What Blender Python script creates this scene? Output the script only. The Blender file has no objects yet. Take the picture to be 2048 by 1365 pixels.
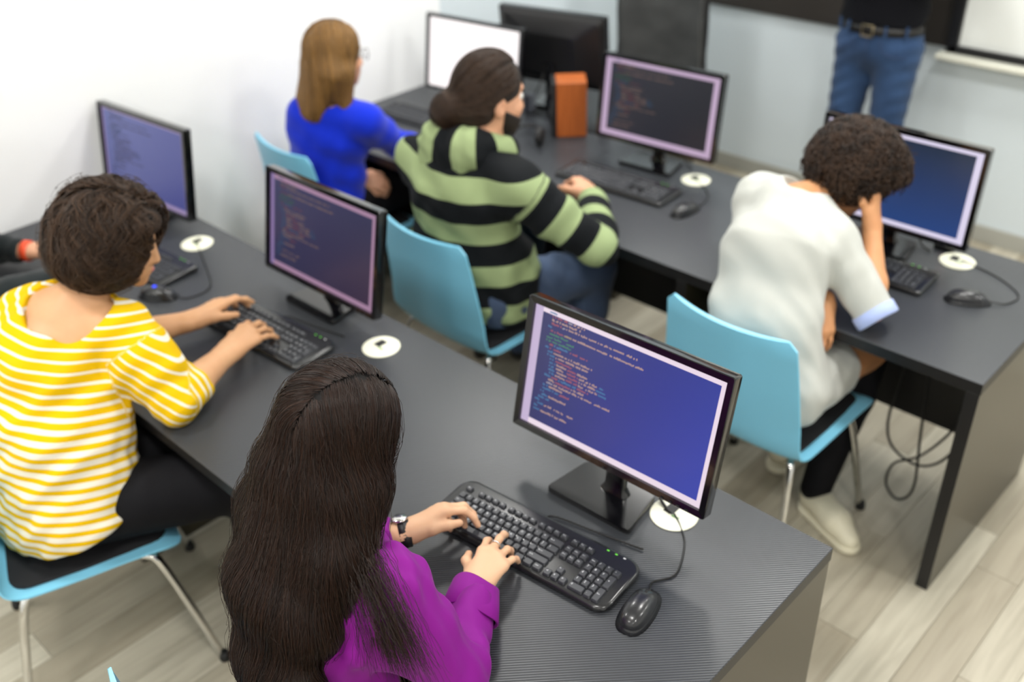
import bpy, bmesh, math, random
import numpy as np
from mathutils import Vector, Matrix, Euler

random.seed(7)
rng = np.random.default_rng(7)
S = bpy.context.scene
COL = S.collection

# ------------------------------------------------------------------ camera
def add_camera():
    yaw, pit, roll = 2.35, -0.5756, -0.0389
    d = Vector((math.cos(pit)*math.cos(yaw), math.cos(pit)*math.sin(yaw), math.sin(pit)))
    r = d.cross(Vector((0, 0, 1))).normalized(); u = r.cross(d)
    c, s = math.cos(roll), math.sin(roll)
    r2 = c*r + s*u; u2 = -s*r + c*u
    cam = bpy.data.cameras.new('camera'); o = bpy.data.objects.new('camera', cam); COL.objects.link(o)
    M = Matrix((r2, u2, -d)).transposed().to_4x4(); M.translation = (0.5937, -1.5324, 2.2743)
    o.matrix_world = M
    cam.sensor_width = 36.0; cam.lens = 2004.4/2048*36.0
    cam.clip_start = 0.05
    cam.dof.use_dof = True; cam.dof.focus_distance = 1.74; cam.dof.aperture_fstop = 1.8
    cam.dof.aperture_blades = 7
    S.camera = o
add_camera()

# ------------------------------------------------------------------ light
W = bpy.data.worlds.new('room_air'); S.world = W; W.use_nodes = True
W.node_tree.nodes['Background'].inputs[0].default_value = (0.95, 0.97, 1.0, 1)
W.node_tree.nodes['Background'].inputs[1].default_value = 0.35
def ceiling_lamp(x, y, w, h, power, col=(1.0, 0.982, 0.95)):
    l = bpy.data.lights.new('ceiling_lamp', 'AREA'); l.shape = 'RECTANGLE'; l.size = w; l.size_y = h
    l.energy = power; l.color = col
    o = bpy.data.objects.new('ceiling_lamp', l); COL.objects.link(o); o.location = (x, y, 2.93)
for lx in (-1.95, -0.2, 1.7):
    for ly in (-3.2, -1.35, 0.95, 2.25):
        ceiling_lamp(lx, ly, 0.36, 0.36, 31.0)
S.view_settings.view_transform = 'Standard'
S.view_settings.look = 'None'
S.view_settings.gamma = 1.0
S.view_settings.use_curve_mapping = False
S.view_settings.exposure = -0.32
S.cycles.max_bounces = 8
S.cycles.diffuse_bounces = 4
S.cycles.caustics_reflective = False
S.cycles.caustics_refractive = False
S.cycles.sample_clamp_indirect = 4.0

# ------------------------------------------------------------------ helpers
def lin(c):
    return tuple(((v/12.92) if v <= 0.04045 else ((v+0.055)/1.055)**2.4) for v in c)
def rgb(r, g, b): return lin((r/255.0, g/255.0, b/255.0))

def mat(name, col, rough=0.5, metal=0.0, spec=0.5, coat=0.0, emit=None, estr=1.0, sheen=0.0, sss=0.0):
    m = bpy.data.materials.new(name); m.use_nodes = True
    b = m.node_tree.nodes['Principled BSDF']
    b.inputs['Base Color'].default_value = (*col, 1); b.inputs['Roughness'].default_value = rough
    b.inputs['Metallic'].default_value = metal; b.inputs['Specular IOR Level'].default_value = spec
    b.inputs['Coat Weight'].default_value = coat
    b.inputs['Sheen Weight'].default_value = sheen
    if sss > 0:
        b.inputs['Subsurface Weight'].default_value = sss
        b.inputs['Subsurface Radius'].default_value = (0.012, 0.005, 0.003)
        b.inputs['Subsurface Scale'].default_value = 0.6
    if emit is not None:
        b.inputs['Emission Color'].default_value = (*emit, 1); b.inputs['Emission Strength'].default_value = estr
    return m
def nd(m, t, **kw):
    n = m.node_tree.nodes.new(t)
    for k, v in kw.items(): setattr(n, k, v)
    return n
def lk(m, a, b): m.node_tree.links.new(a, b)
def bsdf(m): return m.node_tree.nodes['Principled BSDF']
def math_node(m, op, a, b=None, clamp=False):
    n = nd(m, 'ShaderNodeMath', operation=op, use_clamp=clamp)
    for i, v in enumerate((a, b)):
        if v is None: continue
        if hasattr(v, 'is_linked'): lk(m, v, n.inputs[i])
        else: n.inputs[i].default_value = v
    return n.outputs[0]
def mix_col(m, f, a, b):
    n = nd(m, 'ShaderNodeMix', data_type='RGBA')
    for i, v in ((0, f), (6, a), (7, b)):
        if hasattr(v, 'is_linked'): lk(m, v, n.inputs[i])
        elif i == 0: n.inputs[0].default_value = v
        else: n.inputs[i].default_value = (*v, 1)
    return n.outputs[2]
def noise_bump(m, scale=300.0, strength=0.2, dist=0.001, stretch=(1, 1, 1), detail=3.0):
    tc = nd(m, 'ShaderNodeTexCoord'); mp = nd(m, 'ShaderNodeMapping'); mp.inputs['Scale'].default_value = stretch
    nz = nd(m, 'ShaderNodeTexNoise'); nz.inputs['Scale'].default_value = scale; nz.inputs['Detail'].default_value = detail
    bp = nd(m, 'ShaderNodeBump'); bp.inputs['Strength'].default_value = strength; bp.inputs['Distance'].default_value = dist
    lk(m, tc.outputs['Object'], mp.inputs[0]); lk(m, mp.outputs[0], nz.inputs['Vector'])
    lk(m, nz.outputs['Fac'], bp.inputs['Height']); lk(m, bp.outputs[0], bsdf(m).inputs['Normal'])
    return nz
def noise_tint(m, c1, c2, scale=4.0, stretch=(1, 1, 1), detail=4.0):
    tc = nd(m, 'ShaderNodeTexCoord'); mp = nd(m, 'ShaderNodeMapping'); mp.inputs['Scale'].default_value = stretch
    nz = nd(m, 'ShaderNodeTexNoise'); nz.inputs['Scale'].default_value = scale; nz.inputs['Detail'].default_value = detail
    lk(m, tc.outputs['Object'], mp.inputs[0]); lk(m, mp.outputs[0], nz.inputs['Vector'])
    lk(m, mix_col(m, nz.outputs['Fac'], c1, c2), bsdf(m).inputs['Base Color'])

def tag(o, label=None, category=None, group=None, kind=None):
    for k, v in (('label', label), ('category', category), ('group', group), ('kind', kind)):
        if v: o[k] = v
    return o
def empty(name, loc=(0, 0, 0), rz=0.0):
    o = bpy.data.objects.new(name, None); COL.objects.link(o); o.location = loc; o.rotation_euler = (0, 0, rz)
    o.empty_display_size = 0.05
    return o
def add_obj(name, data, m=None, parent=None, loc=None, rot=None):
    o = bpy.data.objects.new(name, data); COL.objects.link(o)
    if m is not None and hasattr(data, 'materials') and len(data.materials) == 0: data.materials.append(m)
    if parent is not None: o.parent = parent
    if loc is not None: o.location = loc
    if rot is not None: o.rotation_euler = rot
    return o
def mesh_of(bm, smooth=False, name='mesh'):
    me = bpy.data.meshes.new(name); bm.normal_update(); bm.to_mesh(me); bm.free()
    if smooth: me.polygons.foreach_set('use_smooth', [True]*len(me.polygons))
    return me
def box(bm, lo, hi, bevel=0.0, seg=2):
    lo, hi = Vector(lo), Vector(hi); c = (lo+hi)/2; s = hi-lo
    r = bmesh.ops.create_cube(bm, size=1.0)
    for v in r['verts']: v.co = Vector((v.co.x*s.x, v.co.y*s.y, v.co.z*s.z)) + c
    if bevel > 0:
        es = list({e for v in r['verts'] for e in v.link_edges})
        bmesh.ops.bevel(bm, geom=es, offset=bevel, segments=seg, affect='EDGES', profile=0.5)
def box_mesh(lo, hi, bevel=0.0, seg=2, smooth=False):
    bm = bmesh.new(); box(bm, lo, hi, bevel, seg); return mesh_of(bm, smooth)
def smooth_path(pts, n=8, closed=False):
    P = [Vector(p) for p in pts]; out = []
    m = len(P)
    for i in range(m if closed else m-1):
        if closed: p0, p1, p2, p3 = P[i-1], P[i], P[(i+1) % m], P[(i+2) % m]
        else: p0, p1, p2, p3 = P[max(i-1, 0)], P[i], P[i+1], P[min(i+2, m-1)]
        for k in range(n):
            t = k/n
            out.append(0.5*((2*p1)+(p2-p0)*t+(2*p0-5*p1+4*p2-p3)*t*t+(3*p1-p0-3*p2+p3)*t*t*t))
    if not closed: out.append(P[-1])
    return out
def tube(bm, pts, r, sides=8, closed=False, caps=True):
    P = [Vector(p) for p in pts]; n = len(P); rings = []
    rr = r if hasattr(r, '__len__') else [r]*n
    t0 = (P[1]-P[0]).normalized(); ref = Vector((0, 0, 1)) if abs(t0.z) < 0.9 else Vector((1, 0, 0))
    nrm = t0.cross(ref).normalized()
    for i in range(n):
        a = P[i-1] if (i > 0 or closed) else P[i]; b = P[(i+1) % n] if (i < n-1 or closed) else P[i]
        t = (b-a).normalized(); nrm = (nrm - t*nrm.dot(t)).normalized(); bn = t.cross(nrm)
        rings.append([bm.verts.new(P[i] + (nrm*math.cos(2*math.pi*k/sides) + bn*math.sin(2*math.pi*k/sides))*rr[i]) for k in range(sides)])
    for i in range(n if closed else n-1):
        A, B = rings[i], rings[(i+1) % n]
        for k in range(sides): bm.faces.new((A[k], A[(k+1) % sides], B[(k+1) % sides], B[k]))
    if caps and not closed:
        bm.faces.new(rings[0][::-1]); bm.faces.new(rings[-1])
def tube_mesh(pts, r, sides=8, closed=False):
    bm = bmesh.new(); tube(bm, pts, r, sides, closed); return mesh_of(bm, True)
def loft(bm, rings, cap0=True, cap1=True):
    R = [[bm.verts.new(p) for p in ring] for ring in rings]; n = len(R[0])
    for A, B in zip(R, R[1:]):
        for k in range(n): bm.faces.new((A[k], A[(k+1) % n], B[(k+1) % n], B[k]))
    if cap0: bm.faces.new(R[0][::-1])
    if cap1: bm.faces.new(R[-1])
def lathe(bm, prof, seg=24, c=(0, 0, 0)):
    rings = [[(c[0]+r*math.cos(2*math.pi*k/seg), c[1]+r*math.sin(2*math.pi*k/seg), c[2]+z) for k in range(seg)] for r, z in prof]
    loft(bm, rings)
def round_rect(w, d, r, n=6, z=0.0, cx=0.0, cy=0.0):
    out = []
    for qx, qy, a0 in ((1, 1, 0), (-1, 1, 90), (-1, -1, 180), (1, -1, 270)):
        for k in range(n+1):
            a = math.radians(a0+90*k/n)
            out.append((cx+qx*(w/2-r)+r*math.cos(a), cy+qy*(d/2-r)+r*math.sin(a), z))
    return out
def auto_smooth(o, deg=35):
    me = o.data
    me.polygons.foreach_set('use_smooth', [True]*len(me.polygons))
    bm = bmesh.new(); bm.from_mesh(me)
    lim = math.radians(deg)
    for e in bm.edges:
        if len(e.link_faces) == 2 and e.calc_face_angle(0) > lim: e.smooth = False
    bm.to_mesh(me); bm.free()
    return o
def copy_tree(src, loc, rz):
    """a copy of a thing with its parts and sub-parts"""
    c = src.copy(); COL.objects.link(c); c.location = loc; c.rotation_euler = (0, 0, rz)
    for ch in list(src.children):
        d = ch.copy(); COL.objects.link(d); d.parent = c
        for g in list(ch.children):
            e = g.copy(); COL.objects.link(e); e.parent = d
    return c

# ------------------------------------------------------------------ materials
M_white_wall = mat('white_paint', rgb(246, 247, 247), 0.6); noise_bump(M_white_wall, 220, 0.08, 0.001)
M_grey_wall = mat('pale_blue_grey_paint', rgb(212, 222, 227), 0.55); noise_bump(M_grey_wall, 220, 0.08, 0.001)
M_far_wall = mat('grey_green_paint', rgb(232, 233, 232), 0.6)
M_skirting = mat('grey_skirting', rgb(168, 168, 160), 0.45)
M_ceiling = mat('ceiling_paint', rgb(240, 240, 238), 0.8)
M_dark_board = mat('dark_wall_strip', rgb(46, 42, 38), 0.5); noise_bump(M_dark_board, 40, 0.1, 0.001, (1, 1, 8))
M_plank = mat('wood_plank', (0.4, 0.37, 0.31), 0.42)
def plank_nodes(m):
    oi = nd(m, 'ShaderNodeObjectInfo'); tc = nd(m, 'ShaderNodeTexCoord')
    mp = nd(m, 'ShaderNodeMapping'); mp.inputs['Scale'].default_value = (16, 1.1, 1)
    ad = nd(m, 'ShaderNodeVectorMath', operation='ADD')
    cb = nd(m, 'ShaderNodeCombineXYZ'); lk(m, math_node(m, 'MULTIPLY', oi.outputs['Random'], 37.0), cb.inputs[0]); lk(m, math_node(m, 'MULTIPLY', oi.outputs['Random'], 91.0), cb.inputs[1])
    lk(m, tc.outputs['Object'], ad.inputs[0]); lk(m, cb.outputs[0], ad.inputs[1]); lk(m, ad.outputs[0], mp.inputs[0])
    nz = nd(m, 'ShaderNodeTexNoise'); nz.inputs['Scale'].default_value = 2.2; nz.inputs['Detail'].default_value = 6; nz.inputs['Distortion'].default_value = 0.6
    lk(m, mp.outputs[0], nz.inputs['Vector'])
    base = mix_col(m, oi.outputs['Random'], rgb(158, 149, 130), rgb(200, 194, 176))
    g = math_node(m, 'MULTIPLY', math_node(m, 'SUBTRACT', nz.outputs['Fac'], 0.42, True), 1.5, True)
    c = mix_col(m, g, base, rgb(122, 112, 94))
    lk(m, c, bsdf(m).inputs['Base Color'])
plank_nodes(M_plank)
M_subfloor = mat('subfloor', rgb(150, 142, 124), 0.6)
M_desk = mat('black_ribbed_laminate', rgb(50, 51, 53), 0.31, spec=0.5)
def desk_nodes(m):
    tc = nd(m, 'ShaderNodeTexCoord')
    mp = nd(m, 'ShaderNodeMapping'); mp.inputs['Rotation'].default_value = (0, 0, math.radians(44))
    wv = nd(m, 'ShaderNodeTexWave', wave_type='BANDS', bands_direction='X'); wv.inputs['Scale'].default_value = 54.0
    lk(m, tc.outputs['Object'], mp.inputs[0]); lk(m, mp.outputs[0], wv.inputs['Vector'])
    bp = nd(m, 'ShaderNodeBump'); bp.inputs['Strength'].default_value = 0.4; bp.inputs['Distance'].default_value = 0.0008
    lk(m, wv.outputs['Fac'], bp.inputs['Height']); lk(m, bp.outputs[0], bsdf(m).inputs['Normal'])
    lk(m, mix_col(m, wv.outputs['Fac'], rgb(33, 35, 38), rgb(66, 69, 74)), bsdf(m).inputs['Base Color'])
desk_nodes(M_desk)
M_desk_edge = mat('black_desk_edge', rgb(15, 15, 18), 0.4)
M_desk_side = mat('black_laminate_floor_tint', rgb(54, 49, 36), 0.28)  # warm reflection of the floor put into the black laminate's colour
M_cap = mat('cream_plastic', rgb(233, 233, 212), 0.35); 
M_black_gloss = mat('glossy_black_plastic', rgb(9, 9, 12), 0.16, coat=0.3)
M_black = mat('black_plastic', rgb(22, 22, 24), 0.4); noise_bump(M_black, 900, 0.05, 0.0003)
M_black_dull = mat('dull_black_plastic', rgb(18, 18, 20), 0.55)
M_kb_body = mat('keyboard_black', rgb(30, 31, 33), 0.24, coat=0.2)
M_key = mat('key_charcoal', rgb(48, 50, 55), 0.42)
M_legend = mat('key_print', rgb(214, 216, 220), 0.5)
M_cable = mat('cable_black', rgb(16, 16, 17), 0.5)
M_mouse = mat('mouse_black', rgb(34, 35, 38), 0.27, coat=0.15)
M_chrome = mat('chrome', (0.72, 0.72, 0.71), 0.12, metal=1.0)
M_chair_blue = mat('light_blue_plastic', rgb(130, 204, 234), 0.35); noise_bump(M_chair_blue, 500, 0.06, 0.0004)
M_cushion = mat('black_seat_fabric', rgb(20, 20, 24), 0.85); noise_bump(M_cushion, 900, 0.4, 0.0006)
M_rubber = mat('black_rubber', rgb(20, 20, 20), 0.7)
M_led_green = mat('green_led', rgb(60, 150, 30), 0.3, emit=(0.25, 0.9, 0.1), estr=0.8)
M_led_blue = mat('blue_led', rgb(20, 40, 200), 0.3, emit=(0.02, 0.06, 1.0), estr=2.5)
M_led_red = mat('red_led', rgb(220, 20, 15), 0.3, emit=(1.0, 0.03, 0.02), estr=2.0)
M_button_glint = mat('white_glint', rgb(230, 230, 230), 0.3, emit=(0.9, 0.9, 1.0), estr=0.8)

# ------------------------------------------------------------------ room
LX, RX, FY, BY, HZ = -2.88, 3.2, -4.2, 3.05, 2.96
def structure(name, lo, hi, m, bevel=0.0):
    return tag(add_obj(name, box_mesh(lo, hi, bevel), m), kind='structure')
floor = structure('floor', (LX-0.1, FY-0.1, -0.12), (RX+0.1, BY+0.1, -0.012), M_subfloor)
plank_cache = {}
def planks():
    wdt = 0.128; x = LX; row = 0
    while x < 1.75:
        y = FY+1.6 - (row*0.43) % 1.1
        while y < BY:
            L = 1.1 if (row+int(y*3)) % 3 else 0.82
            y0, y1 = max(y, FY+1.6), min(y+L, BY)
            if y1-y0 > 0.04 and not (x < -1.9 and y1 < -1.6):
                key = round(y1-y0, 3)
                if key not in plank_cache:
                    plank_cache[key] = box_mesh((0.0005, 0.0005, -0.013), (wdt-0.0005, y1-y0-0.0005, 0.0), 0.0012, 1)
                add_obj('plank', plank_cache[key], M_plank, floor, (x, y0, 0))
            y += L
        x += wdt; row += 1
planks()
structure('ceiling', (LX-0.1, FY-0.1, HZ), (RX+0.1, BY+0.1, HZ+0.1), M_ceiling)
structure('wall_left', (LX-0.1, FY-0.1, -0.012), (LX, 1.6, HZ), M_white_wall)
structure('wall_left', (LX-0.1, 1.6, -0.012), (LX-0.0005, BY, HZ), M_grey_wall)
structure('wall_back', (LX-0.1, BY, -0.012), (RX+0.1, BY+0.1, HZ), M_grey_wall)
structure('wall_right', (RX, FY-0.1, -0.012), (RX+0.1, BY, HZ), M_far_wall)
structure('wall_front', (LX-0.1, FY-0.1, -0.012), (RX+0.1, FY, HZ), M_far_wall)
structure('baseboard_back', (LX, BY-0.014, 0.0), (RX, BY+0.001, 0.085), M_skirting, 0.003)
structure('baseboard_left', (LX-0.001, FY, 0.0), (LX+0.012, BY-0.014, 0.085), mat('white_skirting', rgb(225, 225, 220), 0.45), 0.003)
structure('trim_back', (-2.55, BY-0.022, 0.872), (RX, BY+0.001, 1.16), M_dark_board, 0.002)
# a dark frame hangs on the left wall
pf = empty('picture_frame', (LX, -0.75, 1.478)); tag(pf, 'dark edge of a frame hung high on the white left wall', 'picture frame')
def fr_bars():
    add_obj('frame_rail', box_mesh((0, -0.55, 0.0), (0.02, 0.37, 0.05), 0.003), M_dark_board, pf)
    add_obj('frame_rail', box_mesh((0, -0.55, 0.5), (0.02, 0.37, 0.55), 0.003), M_dark_board, pf)
    add_obj('frame_stile', box_mesh((0, -0.55, 0.05), (0.02, -0.50, 0.5), 0.003), M_dark_board, pf)
    add_obj('frame_stile', box_mesh((0, 0.32, 0.05), (0.02, 0.37, 0.5), 0.003), M_dark_board, pf)
    add_obj('panel', box_mesh((0.0, -0.52, 0.04), (0.006, 0.34, 0.51)), mat('grey_poster', rgb(70, 72, 70), 0.5), pf)
fr_bars()
# whiteboard on the back wall
wb = empty('whiteboard', (-1.08, BY-0.02, 0.86)); tag(wb, 'white writing board in a black frame on the grey back wall', 'whiteboard')
M_board = mat('whiteboard_enamel', rgb(236, 239, 235), 0.25)
add_obj('board', box_mesh((0.03, -0.012, 0.03), (1.75, 0.0, 1.12)), M_board, wb)
add_obj('frame', box_mesh((-0.005, -0.03, 0.0), (1.78, -0.001, 0.032), 0.003), M_black, wb)
add_obj('frame', box_mesh((-0.005, -0.03, 1.115), (1.78, -0.001, 1.15), 0.003), M_black, wb)
add_obj('frame', box_mesh((-0.02, -0.03, 0.0), (0.028, -0.001, 1.15), 0.003), M_black, wb)
add_obj('frame', box_mesh((1.75, -0.03, 0.0), (1.79, -0.001, 1.15), 0.003), M_black, wb)
add_obj('pen_tray', box_mesh((-0.045, -0.075, -0.026), (1.75, -0.002, -0.002), 0.006), mat('pale_aluminium', rgb(226, 226, 212), 0.35), wb)

# ------------------------------------------------------------------ desks
DH, DD = 0.75, 0.735
def desk(name, y0, y1, label, gx):
    t = empty(name, (0, y0, 0)); d = y1-y0
    x0 = LX+0.004
    o = add_obj('desktop', box_mesh((x0, 0, DH-0.036), (0, d, DH), 0.0015, 1), M_desk, t)
    o.data.materials.append(M_desk_edge)
    for p in o.data.polygons:
        if p.normal.z < 0.5: p.material_index = 1
    for x in (-0.038, -0.95, -1.905, x0+0.002):
        s = add_obj('side_panel', box_mesh((x, 0.002, 0.0), (x+0.036, d-0.002, DH-0.0365), 0.001, 1), M_desk_side, t)
        s.data.materials.append(M_desk_edge)
        for p in s.data.polygons:
            if p.normal.y < -0.5: p.material_index = 1
    for xa, xb in ((-0.914, -0.039), (-1.869, -0.951), (x0+0.04, -1.906)):
        add_obj('modesty_panel', box_mesh((xa, 0.40, 0.28), (xb, 0.418, DH-0.0365), 0.001, 1), M_desk_edge, t)
    for gxx, gyy in gx:
        bm = bmesh.new(); lathe(bm, [(0.053, 0.0), (0.0535, 0.002), (0.051, 0.004), (0.02, 0.0045), (0.0, 0.0045)][:4], 32)
        c = add_obj('cable_cap', mesh_of(bm), M_cap, t, (gxx, gyy-y0, DH)); auto_smooth(c)
        bm = bmesh.new(); box(bm, (-0.012, -0.02, 0.0042), (0.012, 0.012, 0.0052), 0.0)
        add_obj('cable_slot', mesh_of(bm), M_black_dull, c, (-0.012, 0.012, 0))
        add_obj('slot_rim', box_mesh((0.012, -0.012, 0.0042), (0.03, -0.006, 0.005)), mat('green_print', rgb(110, 150, 90), 0.5), c, (-0.012, 0.0, 0))
    return tag(t, label, 'desk')
desk_a = desk('computer_desk', -DD, 0.0, 'black ribbed-top computer desk in the foreground with two women typing at it', [(-0.307, -0.137), (-1.312, -0.122), (-2.274, -0.114)])
desk_b = desk('computer_desk', 0.7713, 1.485, 'black computer desk of the row behind, nearer the grey back wall', [(-1.288, 1.362), (-0.32, 1.362)])
# mains sockets under the rear desk and the loops of cable hanging there
ps = empty('power_strip', (-0.200, 1.118, 0.545)); tag(ps, 'grey socket strip fixed under the rear black desk', 'power strip')
add_obj('housing', box_mesh((-0.138, -0.025, -0.03), (0.138, 0.045, 0.03), 0.006), M_black, ps)
for k in range(4):
    bm = bmesh.new(); lathe(bm, [(0.019, 0), (0.021, 0.004), (0.017, 0.006), (0.014, 0.002)], 16)
    add_obj('socket', mesh_of(bm, True), mat('socket_grey', rgb(140, 138, 128), 0.5), ps, (-0.115+0.077*k, -0.026, 0), (math.pi/2, 0, 0))
def hanging(name, pts, label):
    o = add_obj(name, tube_mesh(smooth_path(pts, 8), 0.0045, 6), M_cable); return tag(o, label, 'cable')
hanging('power_cable', [(-0.315, 1.10, 0.52), (-0.325, 1.08, 0.30), (-0.29, 1.08, 0.20), (-0.20, 1.09, 0.17), (-0.13, 1.10, 0.24), (-0.09, 1.11, 0.40), (-0.09, 1.11, 0.52)], 'slack black cable sagging wide under the rear desk')
hanging('power_cable', [(-0.24, 1.09, 0.52), (-0.215, 1.07, 0.30), (-0.195, 1.06, 0.10), (-0.235, 1.06, 0.03), (-0.285, 1.07, 0.06), (-0.275, 1.07, 0.15), (-0.20, 1.08, 0.22), (-0.13, 1.10, 0.36), (-0.12, 1.11, 0.52)], 'black cable hanging in a teardrop loop under the rear desk end')

tt = empty('teacher_table', (-1.752, 1.49, 0)); tag(tt, 'black table behind the rear desk, carrying the turned monitor', 'table')
def teacher_table():
    w = 1.752+LX+0.006
    add_obj('table_top', box_mesh((w, 0.002, DH-0.036), (0, 0.56, DH), 0.0015, 1), M_desk_edge, tt)
    for x in (w+0.001, -0.037):
        add_obj('side_panel', box_mesh((x, 0.004, 0), (x+0.036, 0.556, DH-0.0365), 0.001, 1), M_desk_side, tt)
    add_obj('modesty_panel', box_mesh((w+0.038, 0.05, 0.28), (-0.038, 0.068, DH-0.0365), 0.001, 1), M_desk_edge, tt)
teacher_table()

# ------------------------------------------------------------------ monitors
MW, MH = 0.512, 0.318
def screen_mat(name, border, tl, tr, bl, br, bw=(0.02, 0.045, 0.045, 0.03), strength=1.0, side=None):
    """the picture a screen shows: a pale window border round a dark page with the viewing-angle fade painted into its four corner tones"""
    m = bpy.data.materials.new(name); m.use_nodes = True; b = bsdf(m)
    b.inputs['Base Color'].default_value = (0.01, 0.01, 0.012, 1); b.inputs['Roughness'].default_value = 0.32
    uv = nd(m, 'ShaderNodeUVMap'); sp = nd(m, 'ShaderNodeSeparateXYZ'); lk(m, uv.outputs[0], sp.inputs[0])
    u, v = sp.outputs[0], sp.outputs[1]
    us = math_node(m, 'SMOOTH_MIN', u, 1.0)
    bot = mix_col(m, u, bl, br); top = mix_col(m, u, tl, tr); page = mix_col(m, v, bot, top)  # corner tones imitate the panel dimming with viewing angle
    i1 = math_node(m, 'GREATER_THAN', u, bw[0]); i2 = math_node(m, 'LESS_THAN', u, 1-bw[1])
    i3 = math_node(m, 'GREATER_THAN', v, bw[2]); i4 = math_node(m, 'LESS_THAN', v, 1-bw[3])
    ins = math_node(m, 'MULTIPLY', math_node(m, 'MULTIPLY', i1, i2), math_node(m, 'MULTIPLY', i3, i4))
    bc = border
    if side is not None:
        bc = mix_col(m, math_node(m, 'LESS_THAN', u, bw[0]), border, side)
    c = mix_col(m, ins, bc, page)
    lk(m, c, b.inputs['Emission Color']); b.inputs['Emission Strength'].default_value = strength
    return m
code_cols = {'s': rgb(212, 174, 160), 'r': rgb(184, 104, 116), 'b': rgb(86, 142, 190), 'g': rgb(84, 150, 116), 'w': rgb(196, 186, 196), 'y': rgb(200, 172, 130)}
code_mats = {}
def code_mat(c, dim):
    k = (c, dim)
    if k not in code_mats:
        code_mats[k] = mat('code_ink', (0, 0, 0), 0.5, emit=code_cols[c], estr=dim)
    return code_mats[k]
# each line: (row, indent, [(colour, letters), ...])
CODE = [(0, 3, 'b6'), (1, 4, 'r12 w3 s9'), (2, 4, 's7 s5 s9'), (3, 4, 'r8 w2 s6 s2 s16 s6 s12 s8'), (4, 3, 'b3'),
        (5, 4, 'r10 y6 s3 s14 s9 s18 s6'), (6, 3, 'g10 g6'), (7, 3, 'g14 g7'), (8, 3, 'g20'), (9, 3, 'r6 b11 r8 r6'), (10, 3, 'b3 r9'),
        (11, 4, 'b4 s8 s12 s9'), (12, 4, 'b6 s20 s5'), (13, 5, 'b4 r14'), (14, 5, 'b5 s8 r7 s8'), (15, 5, 'b5 s8 r9 s14 b4'), (16, 5, 'b5 s9 r8 s13 b7'),
        (17, 5, 'b5 s8 r9 s15 b6'), (18, 4, 'b5 r5 b14 r9'), (19, 5, 's6 r12 s10'), (20, 5, 'w5 s14 s9 s13 s6'), (21, 4, 'b4 s11'), (22, 4, 'b13 r8'),
        (23, 3, 'b4'), (24, 4, 'b5 s14'), (25, 3, 'b9'), (26, 2, 'b4'), (27, 3, 'b5 s9 s7 s6'), (28, 2, 'b3'), (29, 2, 'b5 s9 s5 s6')]
def code_text(parent, dim):
    me = bpy.data.meshes.new('code'); V, F, MI, mats = [], [], [], []
    cw, chh = 0.00345, 0.0081
    r = random.Random(3)
    for row, ind, words in CODE:
        x = -MW/2+0.030+ind*0.0085; z = MH-0.027-row*chh
        for w in words.split():
            c, n = w[0], int(w[1:])
            if c not in mats: mats.append(c)
            for k in range(n):
                if r.random() < 0.12: x += cw; continue
                h = chh*r.choice((0.42, 0.42, 0.62, 0.5)); b = len(V); z0 = z - (chh*0.12 if r.random() < 0.15 else 0)
                V += [(x, -0.0004, z0), (x+cw*0.8, -0.0004, z0), (x+cw*0.8, -0.0004, z0+h), (x, -0.0004, z0+h)]
                F.append((b, b+1, b+2, b+3)); MI.append(mats.index(c)); x += cw
            x += cw*0.8
    me.from_pydata(V, [], F)
    for c in mats: me.materials.append(code_mat(c, dim))
    me.polygons.foreach_set('material_index', MI)
    o = add_obj('code_text', me, None, parent); o['kind'] = 'stuff'
    return o
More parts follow.
